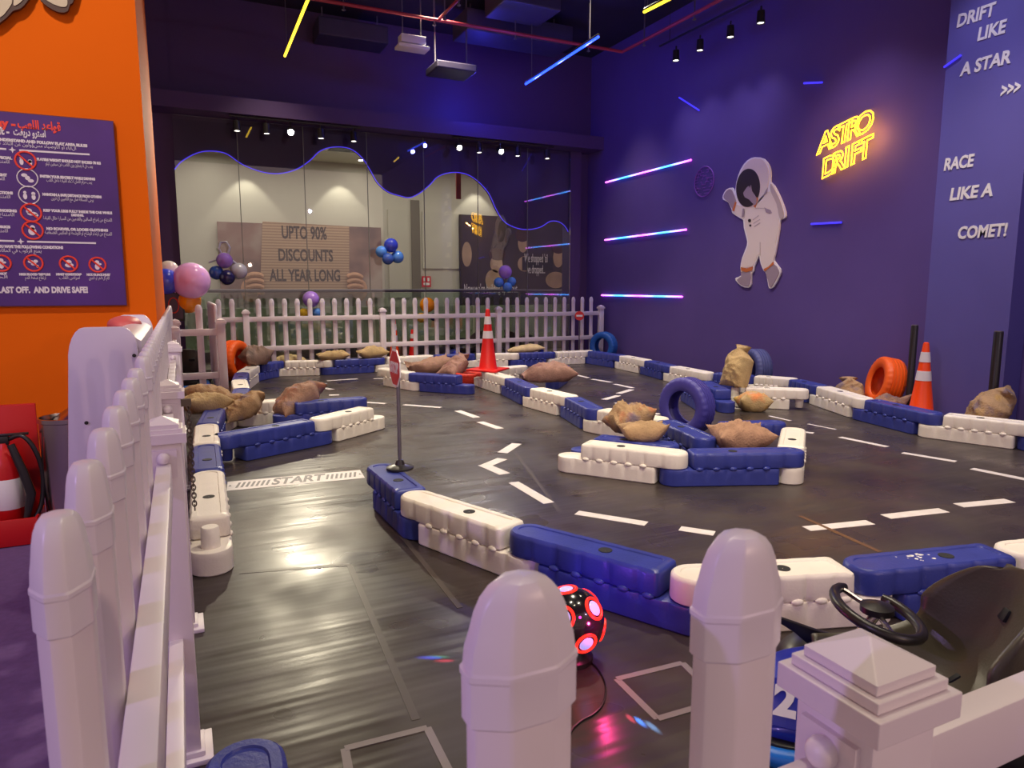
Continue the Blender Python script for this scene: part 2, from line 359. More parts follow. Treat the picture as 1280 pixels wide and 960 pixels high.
# dark picture poster on the right (plain stand-in shapes, no artwork)
R0 = ony(574, 268, YM-.08); R1 = ony(712, 388, YM-.08)
MDKP = mat('dark_print', srgb(58, 46, 44), .5, var=.35, vscale=.7)
pr = empty('portrait_poster', ((R0.x+R1.x)/2, YM-.08, R1.z), 0, 'large dark brown mall poster with pale soft figures and white captions', 'poster')
W3 = (R1.x-R0.x)/2; H3 = R0.z-R1.z
MB().box(-W3, W3, -.03, .03, 0, H3).build('backing', MDKP, pr, smooth=False)
def rel2(px, py): q = ony(px, py, YM-.08); return (q.x-(R0.x+R1.x)/2, q.z-R1.z)
fm = MB()
def blob(px, py, rx, ry, d=-.04):
    u, v = rel2(px, py); sc = 878/(YM*1.0); pts = [(u+rx/40*cos(2*pi*k/24), v+ry/40*sin(2*pi*k/24)) for k in range(24)]; fm.prism(pts, d, -.028, 'y')
for x, y, rx, ry in ((653, 304, 6.5, 11), (697, 322, 7, 12), (620, 330, 8, 10), (655, 330, 9, 9), (694, 350, 14, 10), (616, 350, 10, 12), (583, 318, 6, 14)): blob(x, y, rx, ry)
fm.build('figure_shapes', mat('figure_print', srgb(176, 146, 122), .6, var=.25, vscale=1.5), pr, smooth=False)
hb = MB()
fm = hb
for x, y, rx, ry in ((652, 294, 9, 8), (697, 310, 9, 7), (621, 318, 11, 7)): blob(x, y, rx, ry, -.045)
hb.build('hair_shapes', mat('hair_print', srgb(74, 48, 38), .6), pr, smooth=False)
u, v = rel2(669, 330); lb = MB(); a, b_ = rel2(652, 338), rel2(690, 322); lb.box(a[0], b_[0], -.056, -.03, a[1], b_[1]); lb.build('caption_box', mat('caption_black', (.015, .013, .015), .5), pr, smooth=False)
tx = MB(); text_to(tx, "We shopped 'til", .36, at(u, -.058, v+.16) @ FY, width=.78); text_to(tx, 'we dropped...', .36, at(u, -.058, v-.17) @ FY, width=.62)
u, v = rel2(613, 361); text_to(tx, "Now we're building up about", .36, at(u, -.05, v) @ FY, width=1.7); tx.build('lettering', MTXT, pr, smooth=False)
# balustrade in the mall
YB = 15.4
bal = empty('glass_balustrade', (3.5, YB, 0), 0, 'glass balustrade with metal handrail in the mall beyond the shop window', 'railing')
MB().tube([(-4.5, 0, 1.44), (6.5, 0, 1.44)], .035, 12).build('handrail', MGREY, bal)
for k in range(9):
    x = -4.4+k*1.2; MB().box(x+.02, x+1.16, -.008, .008, .12, 1.40).build('glass_panel', GLG, bal, smooth=False)
MB().box(-4.5, 6.5, -.06, .06, 0, .2).build('base_rail', mat('rail_base', srgb(120, 116, 100), .5), bal, smooth=False)
# low shop units across the mall void give the greenish clutter behind the balustrade
MVOID = mat('shop_front', srgb(150, 152, 130), .5, var=.4, vscale=1.6)
struct(MB().box(-6, 14, YM-.5, YM-.12, -.1, 1.0).build('wall_mall_low', MVOID, smooth=False))
# mall ceiling bits
for px, py, l in ((254, 210, 'round recessed downlight in the mall ceiling, left one'), (434, 213, 'round recessed downlight in the mall ceiling, right one')):
    r = ray(px, py); t = (zc_m-.01-H)/r[2]
    p = Vector((r[0]*t, r[1]*t, zc_m)); p.y = min(p.y, 18.3)
    d = empty('recessed_downlight', p, 0, l, 'ceiling light', 'mall downlights')
    MB().lathe([(.13, 0), (.13, -.02), (.09, -.02), (.085, -.005)], 24, cap0=True).build('trim_ring', MWHITE, d); MB().lathe([(.085, -.006), (.001, -.006)], 24).build('lamp', EWARM, d)
g = ony(440, 192, 16.5); v = empty('ceiling_vent', (g.x, 16.9, zc_m), 0, 'dark slatted air vent in the mall ceiling near the wave crest', 'vent')
mb = MB(); mb.box(-.45, .45, -.45, .45, -.02, 0); mb.build('frame', MWHITE, v, smooth=False)
mb = MB()
for k in range(7): mb.box(-.4, .4, -.38+k*.12, -.31+k*.12, -.03, -.02)
mb.build('slats', MBLK, v, smooth=False)
p = ony(533, 352, YM-.06); e = empty('fire_notice', p, 0, 'small red fire notice on the pale mall wall', 'sign')
MB().box(-.13, .13, -.01, .02, -.15, .15).build('plate', MSIGNR, e, smooth=False)
mb = MB(); mb.box(-.09, -.02, -.016, -.01, .01, .11); mb.box(.03, .09, -.016, -.01, .01, .11); mb.box(-.09, .09, -.016, -.01, -.1, -.03); mb.build('symbol', MWHITE, e, smooth=False)
p = ony(573, 237, 16); tag(MB().box(p.x-.06, p.x+.06, 15.98, 16.02, p.z-.22, p.z+.95).build('hanging_tag', mat('tag_red', srgb(150, 60, 50), .5), smooth=False), 'narrow red tag hanging from the mall ceiling', 'sign')
# ================================================================== CEILING SERVICES
def duct(name, px0, py0, px1, py1, z, dy, h, label, m=MDUCT):
    a = fl(px0, py0, z); b_ = fl(px1, py1, z); x0, x1 = sorted((a.x, b_.x)); y = (a.y+b_.y)/2
    mb = MB(); mb.box(-(x1-x0)/2, (x1-x0)/2, -dy, dy, -h/2, h/2)
    o = mb.build(name, m, loc=((x0+x1)/2, y, z+h/2), bevel=.02, smooth=False)
    hg = MB()
    for sx in (-.4, .4): hg.box(sx*(x1-x0)-.01, sx*(x1-x0)+.01, -.01, .01, h/2, ZC-z-h/2)
    hg.build('hanger_rod', MGREY, o, smooth=False)
    tag(o, label, 'duct'); return o
duct('air_duct', 570, 48, 710, 62, 5.85, .35, .35, 'dark ventilation duct box hanging left of the blue light bar')
duct('air_duct', 615, 14, 690, 22, 5.9, .4, .3, 'flat dark duct panel hanging at the top edge of the picture')
duct('air_duct', 395, 48, 480, 62, 5.85, .3, .3, 'dark duct between the yellow light bar and the white ceiling unit')
duct('ceiling_cassette', 541, 88, 586, 98, 5.1, .3, .12, 'small dark hanging unit below the white ceiling fixture')
a = fl(515, 56, 5.3); u = empty('ceiling_unit', a, 0, 'small white fixture hanging from the dark ceiling', 'ceiling fixture')
MB().box(-.2, .2, -.1, .1, 0, .12).build('housing', MWHITE, u, bevel=.01); MB().box(-.25, .25, -.13, .13, -.08, -.03).build('tray', MWHITE, u, bevel=.01)
mb = MB(); [mb.box(x-.008, x+.008, -.008, .008, -.03, ZC-5.3) for x in (-.15, .15)]; mb.build('hanger_rod', MGREY, u, smooth=False)
def pipe(pts, r, label):
    P = [Vector(p) for p in pts]; c = P[0].copy(); mb = MB(); mb.tube([p-c for p in P], r, 8)
    o = mb.build('sprinkler_pipe', MPIPE, loc=c); tag(o, label, 'pipe')
    for k in range(5):
        hb = MB(); q = P[0].lerp(P[1], (k+.5)/5)-c; hb.box(q.x-.008, q.x+.008, q.y-.008, q.y+.008, q.z, ZC-c.z)
        hb.lathe([(.012, -.1), (.03, -.09), (.03, -.08), (.012, -.07), (.012, 0)], 8, c=tuple(q), cap0=True); hb.build('sprinkler_head', MGREY, o)
zp = 5.7; q0 = fl(500, 17, zp); q1 = fl(789, 59, zp); q1.y = q0.y
pipe([(q0.x-3, q0.y, zp), q1], .028, 'red sprinkler pipe running across the ceiling above the blue light bar')
pipe([q1, (q1.x, q1.y-6.5, zp)], .028, 'red sprinkler pipe running along the right wall under the ceiling')
q2 = fl(549, 24, zp); pipe([(q2.x, q0.y, zp), (q2.x, q0.y-3, zp)], .024, 'short red sprinkler branch pipe coming forward at the top edge')
def light_bar(a, b_, m, label):
    a = Vector(a); b_ = Vector(b_); c = (a+b_)/2; o = empty('light_bar', c, 0, label, 'light bar')
    d = (b_-a)/2; MB().tube([-d, d], .019, 10).build('tube', m, o)
    up = Vector((0, 0, .028)); MB().tube([-d+up, d+up], .02, 6).build('housing', MBLK, o)
    mb = MB()
    for t in (-.8, .8): q = d*t; mb.tube([q+up, (q.x, q.y, ZC-c.z)], .006, 6)
    mb.build('suspension_wire', MGREY, o); return o
light_bar(fl(356, 70, 5.0), fl(392, -18, 5.0), EAMB, 'yellow light bar hanging at the top left of the ceiling')
light_bar(fl(657, 105, 5.0), fl(748, 46, 5.0), EBLU, 'glowing blue light bar hanging in the middle of the ceiling')
light_bar(fl(805, 15, 5.0), fl(850, -8, 5.0), EAMB, 'yellow light bar at the top edge near the right wall')
# track spotlights
def rail(a, b_, label):
    a = Vector(a); b_ = Vector(b_); c = (a+b_)/2; d = (b_-a)/2
    o = tag(MB().tube([-d, d], .02, 6).build('track_rail', MBLK, loc=c), label, 'light track')
    mb = MB()
    for t in (-.85, .85): q = d*t; mb.tube([q, (q.x, q.y, min(ZC, c.z+.7 if c.z > 5 else 4.40)-c.z)], .006, 6)
    mb.build('suspension_rod', MBLK, o)
def spot(p, aim, lamp, label, group):
    p = Vector(p); o = empty('track_spotlight', p, 0, label, 'spotlight', group)
    MB().tube([(0, 0, 0), (0, 0, .16)], .014, 6).build('stem', MBLK, o)
    d = (Vector(aim)-p).normalized(); q = d.to_track_quat('-Z', 'Y').to_matrix().to_4x4()
    mb = MB(); mb.T = q; mb.lathe([(.03, .1), (.055, .09), (.06, -.08), (.05, -.08), (.045, -.05)], 16, cap0=True); mb.build('lamp_head', MBLK, o)
    mb = MB(); mb.T = q; mb.lathe([(.05, -.066), (.001, -.066)], 16); mb.build('lamp_lens', lamp, o); return o
zr = 4.43
yr = 13.06; ZT = 4.375
r0 = ony(286, 138, yr); r1 = ony(450, 157, yr); rail((r0.x, yr, ZT), (r1.x, yr, ZT), 'black light track under the bulkhead, left run')
names = ['first', 'second', 'third', 'brightest', 'fifth', 'last']
for (px, py), n_ in zip(((296, 156), (333, 160), (363, 158), (401, 166), (442, 171)), ('first', 'second', 'third', 'fourth', 'fifth')):
    p = ony(px, py, yr); bright = px == 363
    spot((p.x, yr, ZT-.17), (1.0, 4.0, .2) if bright else (p.x, yr-.3, 0), ECORE if bright else EWARM2,
         'dazzling white track spotlight over the left half of the shop window' if bright else n_+' small black spotlight from the left on the left light track', 'track spotlights')
r2 = ony(565, 170, yr); r3 = ony(692, 183, yr); rail((r2.x, yr, ZT), (r3.x, yr, ZT), 'black light track under the bulkhead, right run')
for (px, py), n_ in zip(((573, 182), (599, 186), (625, 188), (647, 191), (684, 194)), ('first', 'second', 'third', 'fourth', 'fifth')):
    p = ony(px, py, yr); spot((p.x, yr, ZT-.17), (p.x-.4, 4, 0) if n_ in ('first', 'third') else (p.x, yr-.3, 0), EWARM if n_ in ('first', 'third') else EWARM2, n_+' small black spotlight from the left on the right light track', 'track spotlights')
w0 = fl(845, 66, 5.5); w1 = fl(975, 8, 5.5); w0.x = w1.x = 7.9; rail((7.9, w0.y+.4, 5.72), (7.9, w1.y-1, 5.72), 'dark light track along the top of the right wall')
for (px, py), n_ in zip(((845, 70), (875, 57), (913, 40), (951, 22)), ('farthest', 'second farthest', 'second nearest', 'nearest')):
    p = onx(px, py, 7.9); spot((7.9, p.y, p.z), (7.9, p.y-.1, 0), EWARM2, n_+' small spotlight of the four along the top of the right wall', 'wall track spotlights')
# ================================================================== RIGHT WALL DECOR
def wall_led(p0, p1, m, label, r=.016, name='wall_light_bar'):
    a = onx(*p0, XR-.02); b_ = onx(*p1, XR-.02); c = (a+b_)/2; d = (b_-a)/2
    o = empty(name, c, 0, label, 'light bar'); MB().tube([-d, d], r, 8).build('tube', m, o)
    mb = MB()
    q = Vector((.012, 0, 0)); mb.tube([-d+q, d+q], r*.9, 6); mb.build('channel', MBLK, o); return o
wall_led((757, 228), (864, 200), ELED, 'pink and cyan light bar on the blue wall, top one of three')
wall_led((756, 300), (858, 287), ELED, 'pink and cyan light bar on the blue wall, middle one of three')
wall_led((752, 369), (853, 371), ELED, 'pink and cyan light bar on the blue wall, lowest one of three')
wall_led((1005, 104), (1028, 103), EBLD, 'short dim blue light bar high on the wall above the astronaut', .014)
wall_led((1014, 280), (1052, 278), EBLD, 'short dim blue light bar low on the wall right of the astronaut', .014)
wall_led((849, 122), (874, 138), EBLD, 'short dim blue light bar slanting on the upper left of the right wall', .014)
a = onx(1180, 84, 7.985); b_ = onx(1201, 69, 7.985); c = (a+b_)/2; d = (b_-a)/2
o = empty('wall_light_bar', c, 0, 'short blue light bar slanting at the pillar edge beside the slogan', 'light bar'); MB().tube([-d, d], .012, 8).build('tube', EBLD, o)
# neon sign: outlined italic letters made of glass tube
def neon_line(s, p0, p1, hpx, parent, org):
    a = onx(*p0, XR-.05); b_ = onx(*p1, XR-.05); ang = atan2(b_.z-a.z, a.y-b_.y); L = hypot(b_.z-a.z, a.y-b_.y)
    for i, ch in enumerate(s):
        for k, (bev, off) in enumerate(((.0095, .006),)):
            cu = bpy.data.curves.new('neon', 'FONT'); cu.body = ch; cu.size = hpx; cu.align_x = 'CENTER'; cu.fill_mode = 'NONE'; cu.bevel_depth = bev; cu.bevel_resolution = 1; cu.resolution_u = 3; cu.offset = off
            o = bpy.data.objects.new('neon', cu); C.objects.link(o); bpy.context.view_layer.update()
            me = bpy.data.meshes.new_from_object(o.evaluated_get(bpy.context.evaluated_depsgraph_get())); bpy.data.objects.remove(o)
            t = (i+.5)/len(s)
            sh = Matrix(((1, .28, 0, 0), (0, 1, 0, 0), (0, 0, 1, 0), (0, 0, 0, 1)))
            M_ = Matrix.Translation((0, a.y-org.y, a.z-org.z)) @ FX @ Matrix.Rotation(ang, 4, 'Z') @ Matrix.Translation((L*t, 0, 0)) @ sh
            me.transform(M_); me.materials.clear(); me.materials.append(EYEL)
            for p in me.polygons: p.use_smooth = True; p.material_index = 0
            if k == 0: q = inst(me, 'neon_letter', parent)
            else: inst(me, 'inner_tube', q)
no = onx(1056, 180, XR-.05); ns = empty('neon_sign', no, 0, 'yellow glowing neon sign reading ASTRO DRIFT on the blue wall', 'neon sign')
neon_line('ASTRO', (1025, 191), (1085, 163), .36, ns, no)
neon_line('DRIFT', (1031, 221), (1086, 195), .36, ns, no)
mb = MB()
for dy in (-.3, .3):
    for dz in (-.2, .12): mb.lathe([(.012, 0), (.012, .05)], 8, axis='x', c=(0, dy, dz), cap0=True, cap1=True)
mb.build('standoff', MGREY, ns)
# round planet badge drawn with thin violet lines
g = onx(880, 227, XR-.008); gb = empty('planet_badge', g, 0, 'small round violet line drawing of a planet left of the astronaut', 'wall sticker')
MVIO = mat('violet_line', srgb(150, 84, 190), .5)
R = .25; MB().tube([(0, R*.98*cos(2*pi*k/40), R*sin(2*pi*k/40)) for k in range(40)], .008, 6, closed=True).build('ring', MVIO, gb)
mb = MB(); rnd = random.Random(4)
for k in range(9):
    z = -R+(k+1)*R*.2; w = sqrt(max(0, R*R-z*z))*.92; y = -w
    while y < w-.03:
        l = rnd.uniform(.05, .18); y1 = min(w, y+l); dz = rnd.choice((0, .04, -.04)); mb.tube([(0, -y, z), (0, -(y+y1)/2, z), (0, -(y+y1)/2, z+dz), (0, -y1, z+dz)], .005, 5); y = y1+rnd.uniform(.03, .09)
mb.build('contour_lines', MVIO, gb)
# flat astronaut cut-out board
ao = onx(948, 280, XR); an = empty('astronaut_cutout', ao, 0, 'white cut-out board of a waving astronaut mounted on the blue wall', 'wall cutout')
def zq(x, y): p = onx(880+x/5.05, 180+y/5.05, XR); return (p.y-ao.y, p.z-ao.z)
def layer(name, m, polys, x0, x1, sm=3, parent=an):
    mb = MB()
    for pl in polys: mb.prism([zq(*p) for p in (smooth_poly(pl, sm) if sm else pl)], -x1, -x0, 'x')
    return mb.build(name, m, parent, smooth=False)
OUT = [(330,84),(387,95),(422,142),(431,195),(430,240),(452,262),(492,340),(524,430),(521,466),(491,481),(486,530),(472,620),(457,700),(452,738),(491,790),(486,830),(446,902),(420,910),(411,870),(400,818),(384,797),(366,755),(357,708),(349,716),(326,776),(322,802),(307,822),(306,882),(286,907),(244,897),(209,861),(211,843),(243,830),(238,780),(249,720),(279,640),(278,600),(260,530),(256,482),(238,470),(188,437),(184,420),(163,371),(129,352),(128,324),(149,288),(186,276),(198,300),(204,318),(213,240),(240,160),(282,104)]
layer('outline_board', MASTRW, [OUT], .005, .03, 2)
suit = layer('suit', MASTRO, [
    [(222,330),(226,240),(250,168),(288,112),(335,93),(383,103),(414,150),(421,215),(408,285),(385,335),(330,392),(270,402),(232,372)],
    [(268,470),(264,408),(330,402),(360,350),(425,300),(468,380),(485,480),(476,560),(460,640),(446,742),(392,786),(372,750),(362,700),(345,708),(317,770),(247,776),(256,718),(288,640),(285,590),(269,530)],
    [(264,408),(218,384),(206,397),(194,424),(246,462),(264,468)]], .03, .036)
layer('backpack', MASTRO2, [[(432,252),(450,275),(486,345),(514,430),(510,463),(488,468),(470,380),(432,300)]], .03, .038)
layer('visor', MASTRV, [[(290+75*cos(t)-18*sin(t)*.3, 278+121*sin(t)) for t in [2*pi*k/20 for k in range(20)]]], .036, .042)
layer('glove', MASTRG, [[(262,312),(268,300),(284,276),(298,266),(302,285),(310,260),(317,300),(346,345),(336,388),(300,352),(272,337)]], .042, .048, 2)
layer('glove', MASTRG, [[(140,346),(136,326),(155,296),(178,286),(194,305),(214,362),(205,388),(192,412),(165,365)]], .036, .042, 2)
layer('boot', MASTRG, [[(246,806),(304,808),(300,878),(283,897),(246,888),(219,858),(246,836)]], .03, .04, 2)
layer('boot', MASTRG, [[(402,805),(450,757),(483,797),(478,830),(442,893),(424,900),(416,860)]], .03, .04, 2)
layer('cuff', MASTOR, [[(245,778),(282,786),(320,774),(316,798),(280,810),(247,800)], [(388,790),(420,774),(450,742),(453,760),(396,804)], [(190,420),(208,365),(217,369),(201,426)], [(325,396),(345,334),(353,346),(336,403)]], .036, .044, 0)
for pl in ([(318,478),(356,450),(358,453),(320,482)], [(322,500),(364,474),(366,477),(324,504)], [(326,520),(364,496),(366,499),(328,524)], [(336,404),(400,404),(400,408),(336,408)], [(364,620),(368,620),(368,706),(364,706)]): layer('suit_line', MASTRO2, [pl], .036, .04, 0)
layer('suit_buttons', MASTRV, [[(299+9*cos(t), 484+11*sin(t)) for t in [2*pi*k/12 for k in range(12)]], [(304+6*cos(t), 515+8*sin(t)) for t in [2*pi*k/12 for k in range(12)]]], .036, .042, 0)
layer('chest_pocket', MASTRG, [[(392,402),(432,418),(440,436),(424,441),(404,432)], [(414,276),(408,310),(384,330),(400,296)], [(256,408),(266,408),(262,462),(250,462)]], .036, .041, 0)
# white slogans on the pillar
def slogan(lines, label):
    c0 = onx(*lines[0][1], 7.998); sl = empty('wall_slogan', c0, 0, label, 'wall lettering')
    for s, (cx, cy), w in lines:
        p = onx(cx, cy, 7.998); a = onx(cx-w/2, cy, 7.998); b_ = onx(cx+w/2, cy, 7.998); W = a.y-b_.y
        mb = MB(); text_to(mb, s, .185, Matrix.Translation(p-c0) @ FX, width=W, shear=.12, bold=.006, ext=.006)
        mb.build('lettering', MWHITE, sl, smooth=False)
slogan([('DRIFT', (1219, 20), 47), ('LIKE', (1239, 39), 35), ('A STAR', (1231, 80), 62), ('>>>', (1263, 112), 24)], 'white wall slogan DRIFT LIKE A STAR with three arrows on the pillar')
slogan([('RACE', (1198, 204), 37), ('LIKE A', (1213, 241), 53), ('COMET!', (1227, 290), 61)], 'white wall slogan RACE LIKE A COMET! on the pillar')
# ================================================================== ORANGE WALL: RULES BOARD, CUT-OUT
YS = 5.86
cR = ony(142, 152, YS); cB = ony(157, 381, YS); xr = (cR.x+cB.x)/2; z1 = ony(142, 152, YS).z; z0 = cB.z
so = Vector((xr-1.0, YS, z0)); rb = empty('rules_board', so, 0, 'purple play rules board with bilingual white text on the orange wall', 'notice board')
MB().box(-1.0, 1.0, 0, .035, 0, z1-z0).build('panel', MPUR, rb, smooth=False)
MB().box(-1.004, 1.004, .004, .03, -.006, z1-z0+.006).build('edge_trim', mat('board_edge', srgb(120, 50, 40), .5), rb, smooth=False)
def sp(px, py): p = ony(px, py, YS); return p-so
wt = MB(); rt = MB()
def ln(mb, s, x0, x1, y0, y1, hp, bold=.0):     # one printed line between two points
    a = sp(x0, y0); b_ = sp(x1, y1); c = (a+b_)/2; size = hp/878*4.95*1.35
    text_to(mb, s, size, Matrix.Translation((c.x, -.002, c.z)) @ FY, width=b_.x-a.x, bold=bold, ext=.001)
ln(rt, 'Rules of Play -', -75, 19, 150, 153, 9.5, .004); ln(rt, arabic('قواعد اللعب'), 22, 76, 155.5, 159, 10, .003)
ln(wt, 'Astro Drift -', -48, 12, 161, 164, 8.5, .003); ln(wt, arabic('أسترو دريفت'), 16, 58, 165, 167.5, 8.5, .002)
ln(wt, 'PLEASE READ CAREFULLY, UNDERSTAND AND FOLLOW PLAY AREA RULES', -70, 109, 172, 180, 3.2, .002)
ln(wt, arabic('الآباء أو الأوصياء مسؤولون عن التأكد من أن الأطفال يلعبون'), -55, 95, 176, 184.5, 4.0)
def rule_line(x0, y0, x1, y1, h=.008):
    a = sp(x0, y0); b_ = sp(x1, y1); wt.add([(a.x, -.003, a.z-h), (b_.x, -.003, b_.z-h), (b_.x, -.003, b_.z+h), (a.x, -.003, a.z+h)], [(0, 1, 2, 3)])
def star(x, y):
    c = sp(x, y); pts = []
    for k in range(8): r = .022 if k % 2 == 0 else .008; pts.append((c.x+r*cos(k*pi/4), c.z+r*sin(k*pi/4)))
    wt.prism(pts, -.004, 0, 'y')
rule_line(24, 187.8, 112, 193.2, .006); rule_line(-60, 181.5, 8, 186.5, .006); star(15.5, 187.3)
rule_line(34, 302, 120, 304, .006); rule_line(-60, 299, 18, 301.4, .006); star(26, 301.8)
EN = [("PLAYERS WEIGHT SHOULD NOT EXCEED 70 KG", 46, 126, 199, 204.5, 'يجب أن لا يتجاوز وزن اللاعب عن سبعين كيلو', 57, 116, 204, 208.5),
      ("FASTEN YOUR SEATBELT WHILE DRIVING", 50, 119, 220, 224.5, 'يجب حزام الأمان أثناء القيادة داخل اللعب', 58, 115, 224.5, 228.5),
      ("MAINTAIN A SAFE DISTANCE FROM OTHERS", 53, 127, 243, 246.5, 'يرجى المسافة أمان مع اللاعبين الآخرين', 64, 117, 247.5, 250.5),
      ("KEEP YOUR LEGS FULLY INSIDE THE CAR WHILE", 54, 140, 263, 266.5, 'الامتناع من إخراج الساقين والقدمين من السيارة خلال القيادة', 54, 140, 272, 275.5),
      ("NO SCARVES, OR LOOSE CLOTHING", 58, 135, 285.5, 288.5, 'الامتناع عن ارتداء الوشاح أو الأوشحة أو الملابس الفضفاضة', 56, 140, 290, 293.2)]
for e_, a0, a1, ay0, ay1, r_, b0, b1, by0, by1 in EN:
    ln(wt, e_, a0, a1, ay0, ay1, 3.0, .002); ln(wt, arabic(r_), b0, b1, by0, by1, 4.2)
ln(wt, 'DRIVING.', 89, 105, 268.8, 269.6, 2.8, .002)
for s, x1, y in (('FOLLOW ALL SPECIAL', 15, 197), ('WEAR HELMET TIGHT', 9, 218.5), ('FOLLOW INSTRUCTIONS', 16, 241), ('NO EATING OR SMOKING', 21, 263.5), ('NO FIREWORKS', 13, 284)):
    ln(wt, s, -40, x1, y-1.5, y, 3.0, .002); ln(wt, arabic('الامتناع عن اللعب'), -30, x1-3, y+3.5, y+4.8, 4.2)
ln(wt, "DO NOT PLAY IF YOU HAVE THE FOLLOWING CONDITIONS", -40, 79, 307, 310, 3.4, .002); ln(wt, arabic('يمنع الركوب في الحالات التالية'), -20, 52, 312, 314.5, 4.4)
for s, x0, x1, ar, y in (('HIGH BLOOD PRESSURE', 24, 63, 'ارتفاع ضغط الدم', 343), ('HEART CONDITIONS', 70, 102, 'أمراض القلب', 343), ('NECK OR BACK INJURY', 108, 138, 'آلام الظهر أو العنق', 343.4), ('PREGNANCY', -18, 9, 'الحمل', 342)):
    ln(wt, s, x0, x1, y, y+.2, 2.6, .002); c = (x0+x1)/2; ln(wt, arabic(ar), c-12, c+14, y+4, y+4.4, 4.0)
ln(wt, 'BLAST OFF.  AND DRIVE SAFE!', -8, 110, 362, 363.5, 7.5, .003)
wt.build('white_lettering', MTXT, rb, smooth=False); rt.build('red_lettering', MTXTR, rb, smooth=False)
ic = [(32, 201, 10.5, 1), (34.5, 222.5, 10.5, 0), (36.5, 244, 10.5, 0), (39, 266, 10.5, 1), (41, 288, 10.5, 1), (2, 329, 9.4, 1), (42, 329, 9.6, 1), (86, 330, 9.4, 1), (122, 331, 9, 1)]
for i, (x, y, r, no_) in enumerate(ic):
    c = sp(x, y); q = r/878*4.95; ring = MB().tube([(c.x+q*cos(2*pi*k/28), -.003, c.z+q*sin(2*pi*k/28)) for k in range(28)], .0065 if no_ else .004, 6, closed=True)
    if no_: ring.tube([(c.x-q*.7, -.005, c.z+q*.7), (c.x+q*.7, -.005, c.z-q*.7)], .006, 6)
    o = ring.build('pictogram_ring', MTXTR if no_ else MTXT, rb)
    fg = MB()
    def disc(dx, dz, rx, rz_): fg.prism([(c.x+q*dx+q*rx*cos(2*pi*k/14), c.z+q*dz+q*rz_*sin(2*pi*k/14)) for k in range(14)], -.0025, 0, 'y')
    if i in (0, 2): [disc(*d) for d in ((-.4, .3, .16, .16), (-.4, -.15, .2, .35), (.42, .2 if i == 2 else -.02, .2, .2), (.42, -.2, .2, .32))]
    elif i == 1: [disc(*d) for d in ((-.3, .3, .3, .2), (0, 0, .25, .25), (.3, -.3, .3, .2))]
    elif i == 3: [disc(*d) for d in ((-.2, .2, .3, .3), (.1, -.1, .5, .22), (.5, -.25, .2, .14))]
    elif i == 4: [disc(*d) for d in ((0, .3, .25, .3), (-.05, -.1, .4, .45))]
    elif i == 6: [disc(*d) for d in ((-.3, .2, .3, .2), (.25, .25, .25, .2), (0, -.1, .3, .2), (.4, -.4, .14, .2))]
    elif i == 7: [disc(*d) for d in ((0, .25, .35, .3), (.05, -.15, .5, .3))]
    else: [disc(*d) for d in ((-.05, .35, .28, .28), (-.05, -.25, .3, .45), (.3, .1, .2, .14))]
    fg.build('pictogram_figure', MTXT, o, smooth=False)
cut = sp  # cut-out figure pieces high on the orange wall
co = ony(45, -10, YS); ct = empty('wall_cutout', co, 0, 'cream cut-out shapes with dark outline at the top of the orange wall', 'wall cutout')
def cl(pl): return [(ony(x, y, YS).x-co.x, ony(x, y, YS).z-co.z) for x, y in pl]
MCUTD = mat('cutout_outline', srgb(70, 36, 30), .5); MCUTC = mat('cutout_cream', srgb(206, 190, 164), .5)
for A_, B_ in (([(-60,-40),(-60,34),(-10,33),(3,28),(13,19),(17,15),(26,12),(34,4),(40,-8),(44,-40)], [[(-58,-40),(-58,28),(-10,26),(3,22),(9,16),(14,9),(16.5,0),(18,-40)], [(18,8.5),(22.5,7.5),(28,3),(32,-3),(36,-14),(22,-14),(18.6,-2)]]),
               ([(50,-3),(56,6),(66,13),(77,17),(85,15),(88,7),(92,3),(94,-20),(60,-24)], [[(57,-2),(64,5),(73,9),(80,10.3),(84,9),(85,3),(82,-6),(70,-14)]])):
    p = MB().prism(cl(smooth_poly(A_, 3)), -.02, .01, 'y').build('outline_board', MCUTD, ct, smooth=False)
    f = MB(); [f.prism(cl(smooth_poly(b2, 3)), -.026, -.02, 'y') for b2 in B_]; f.build('cream_face', MCUTC, p, smooth=False)
# ================================================================== TRACK MAT AND MARKINGS
tm = empty('track_mat', (4.1, 6.6, 0), 0, 'large black rubber mat with white lane markings covering the race track floor', 'floor mat')
MB().box(-4.13, 4.2, -6.4, 6.15, -.004, 0).build('mat_sheet', MFLOOR, tm, smooth=False)
TO = Vector((4.1, 6.6, 0))
_sz = [0]
def strip(a, b_, w, name='tape_dash', m=MTAPE, z=.0015):
    _sz[0] = (_sz[0]+1) % 5; z += .0003*_sz[0]
    a = a-TO; b_ = b_-TO; d = (b_-a).normalized(); n_ = Vector((-d.y, d.x, 0))*w/2
    MB().add([a-n_, b_-n_, b_+n_, a+n_, *(p+Vector((0, 0, z)) for p in (a-n_, b_-n_, b_+n_, a+n_))], [(4,5,6,7),(0,1,5,4),(1,2,6,5),(2,3,7,6),(3,0,4,7)]).build(name, m, tm, smooth=False)
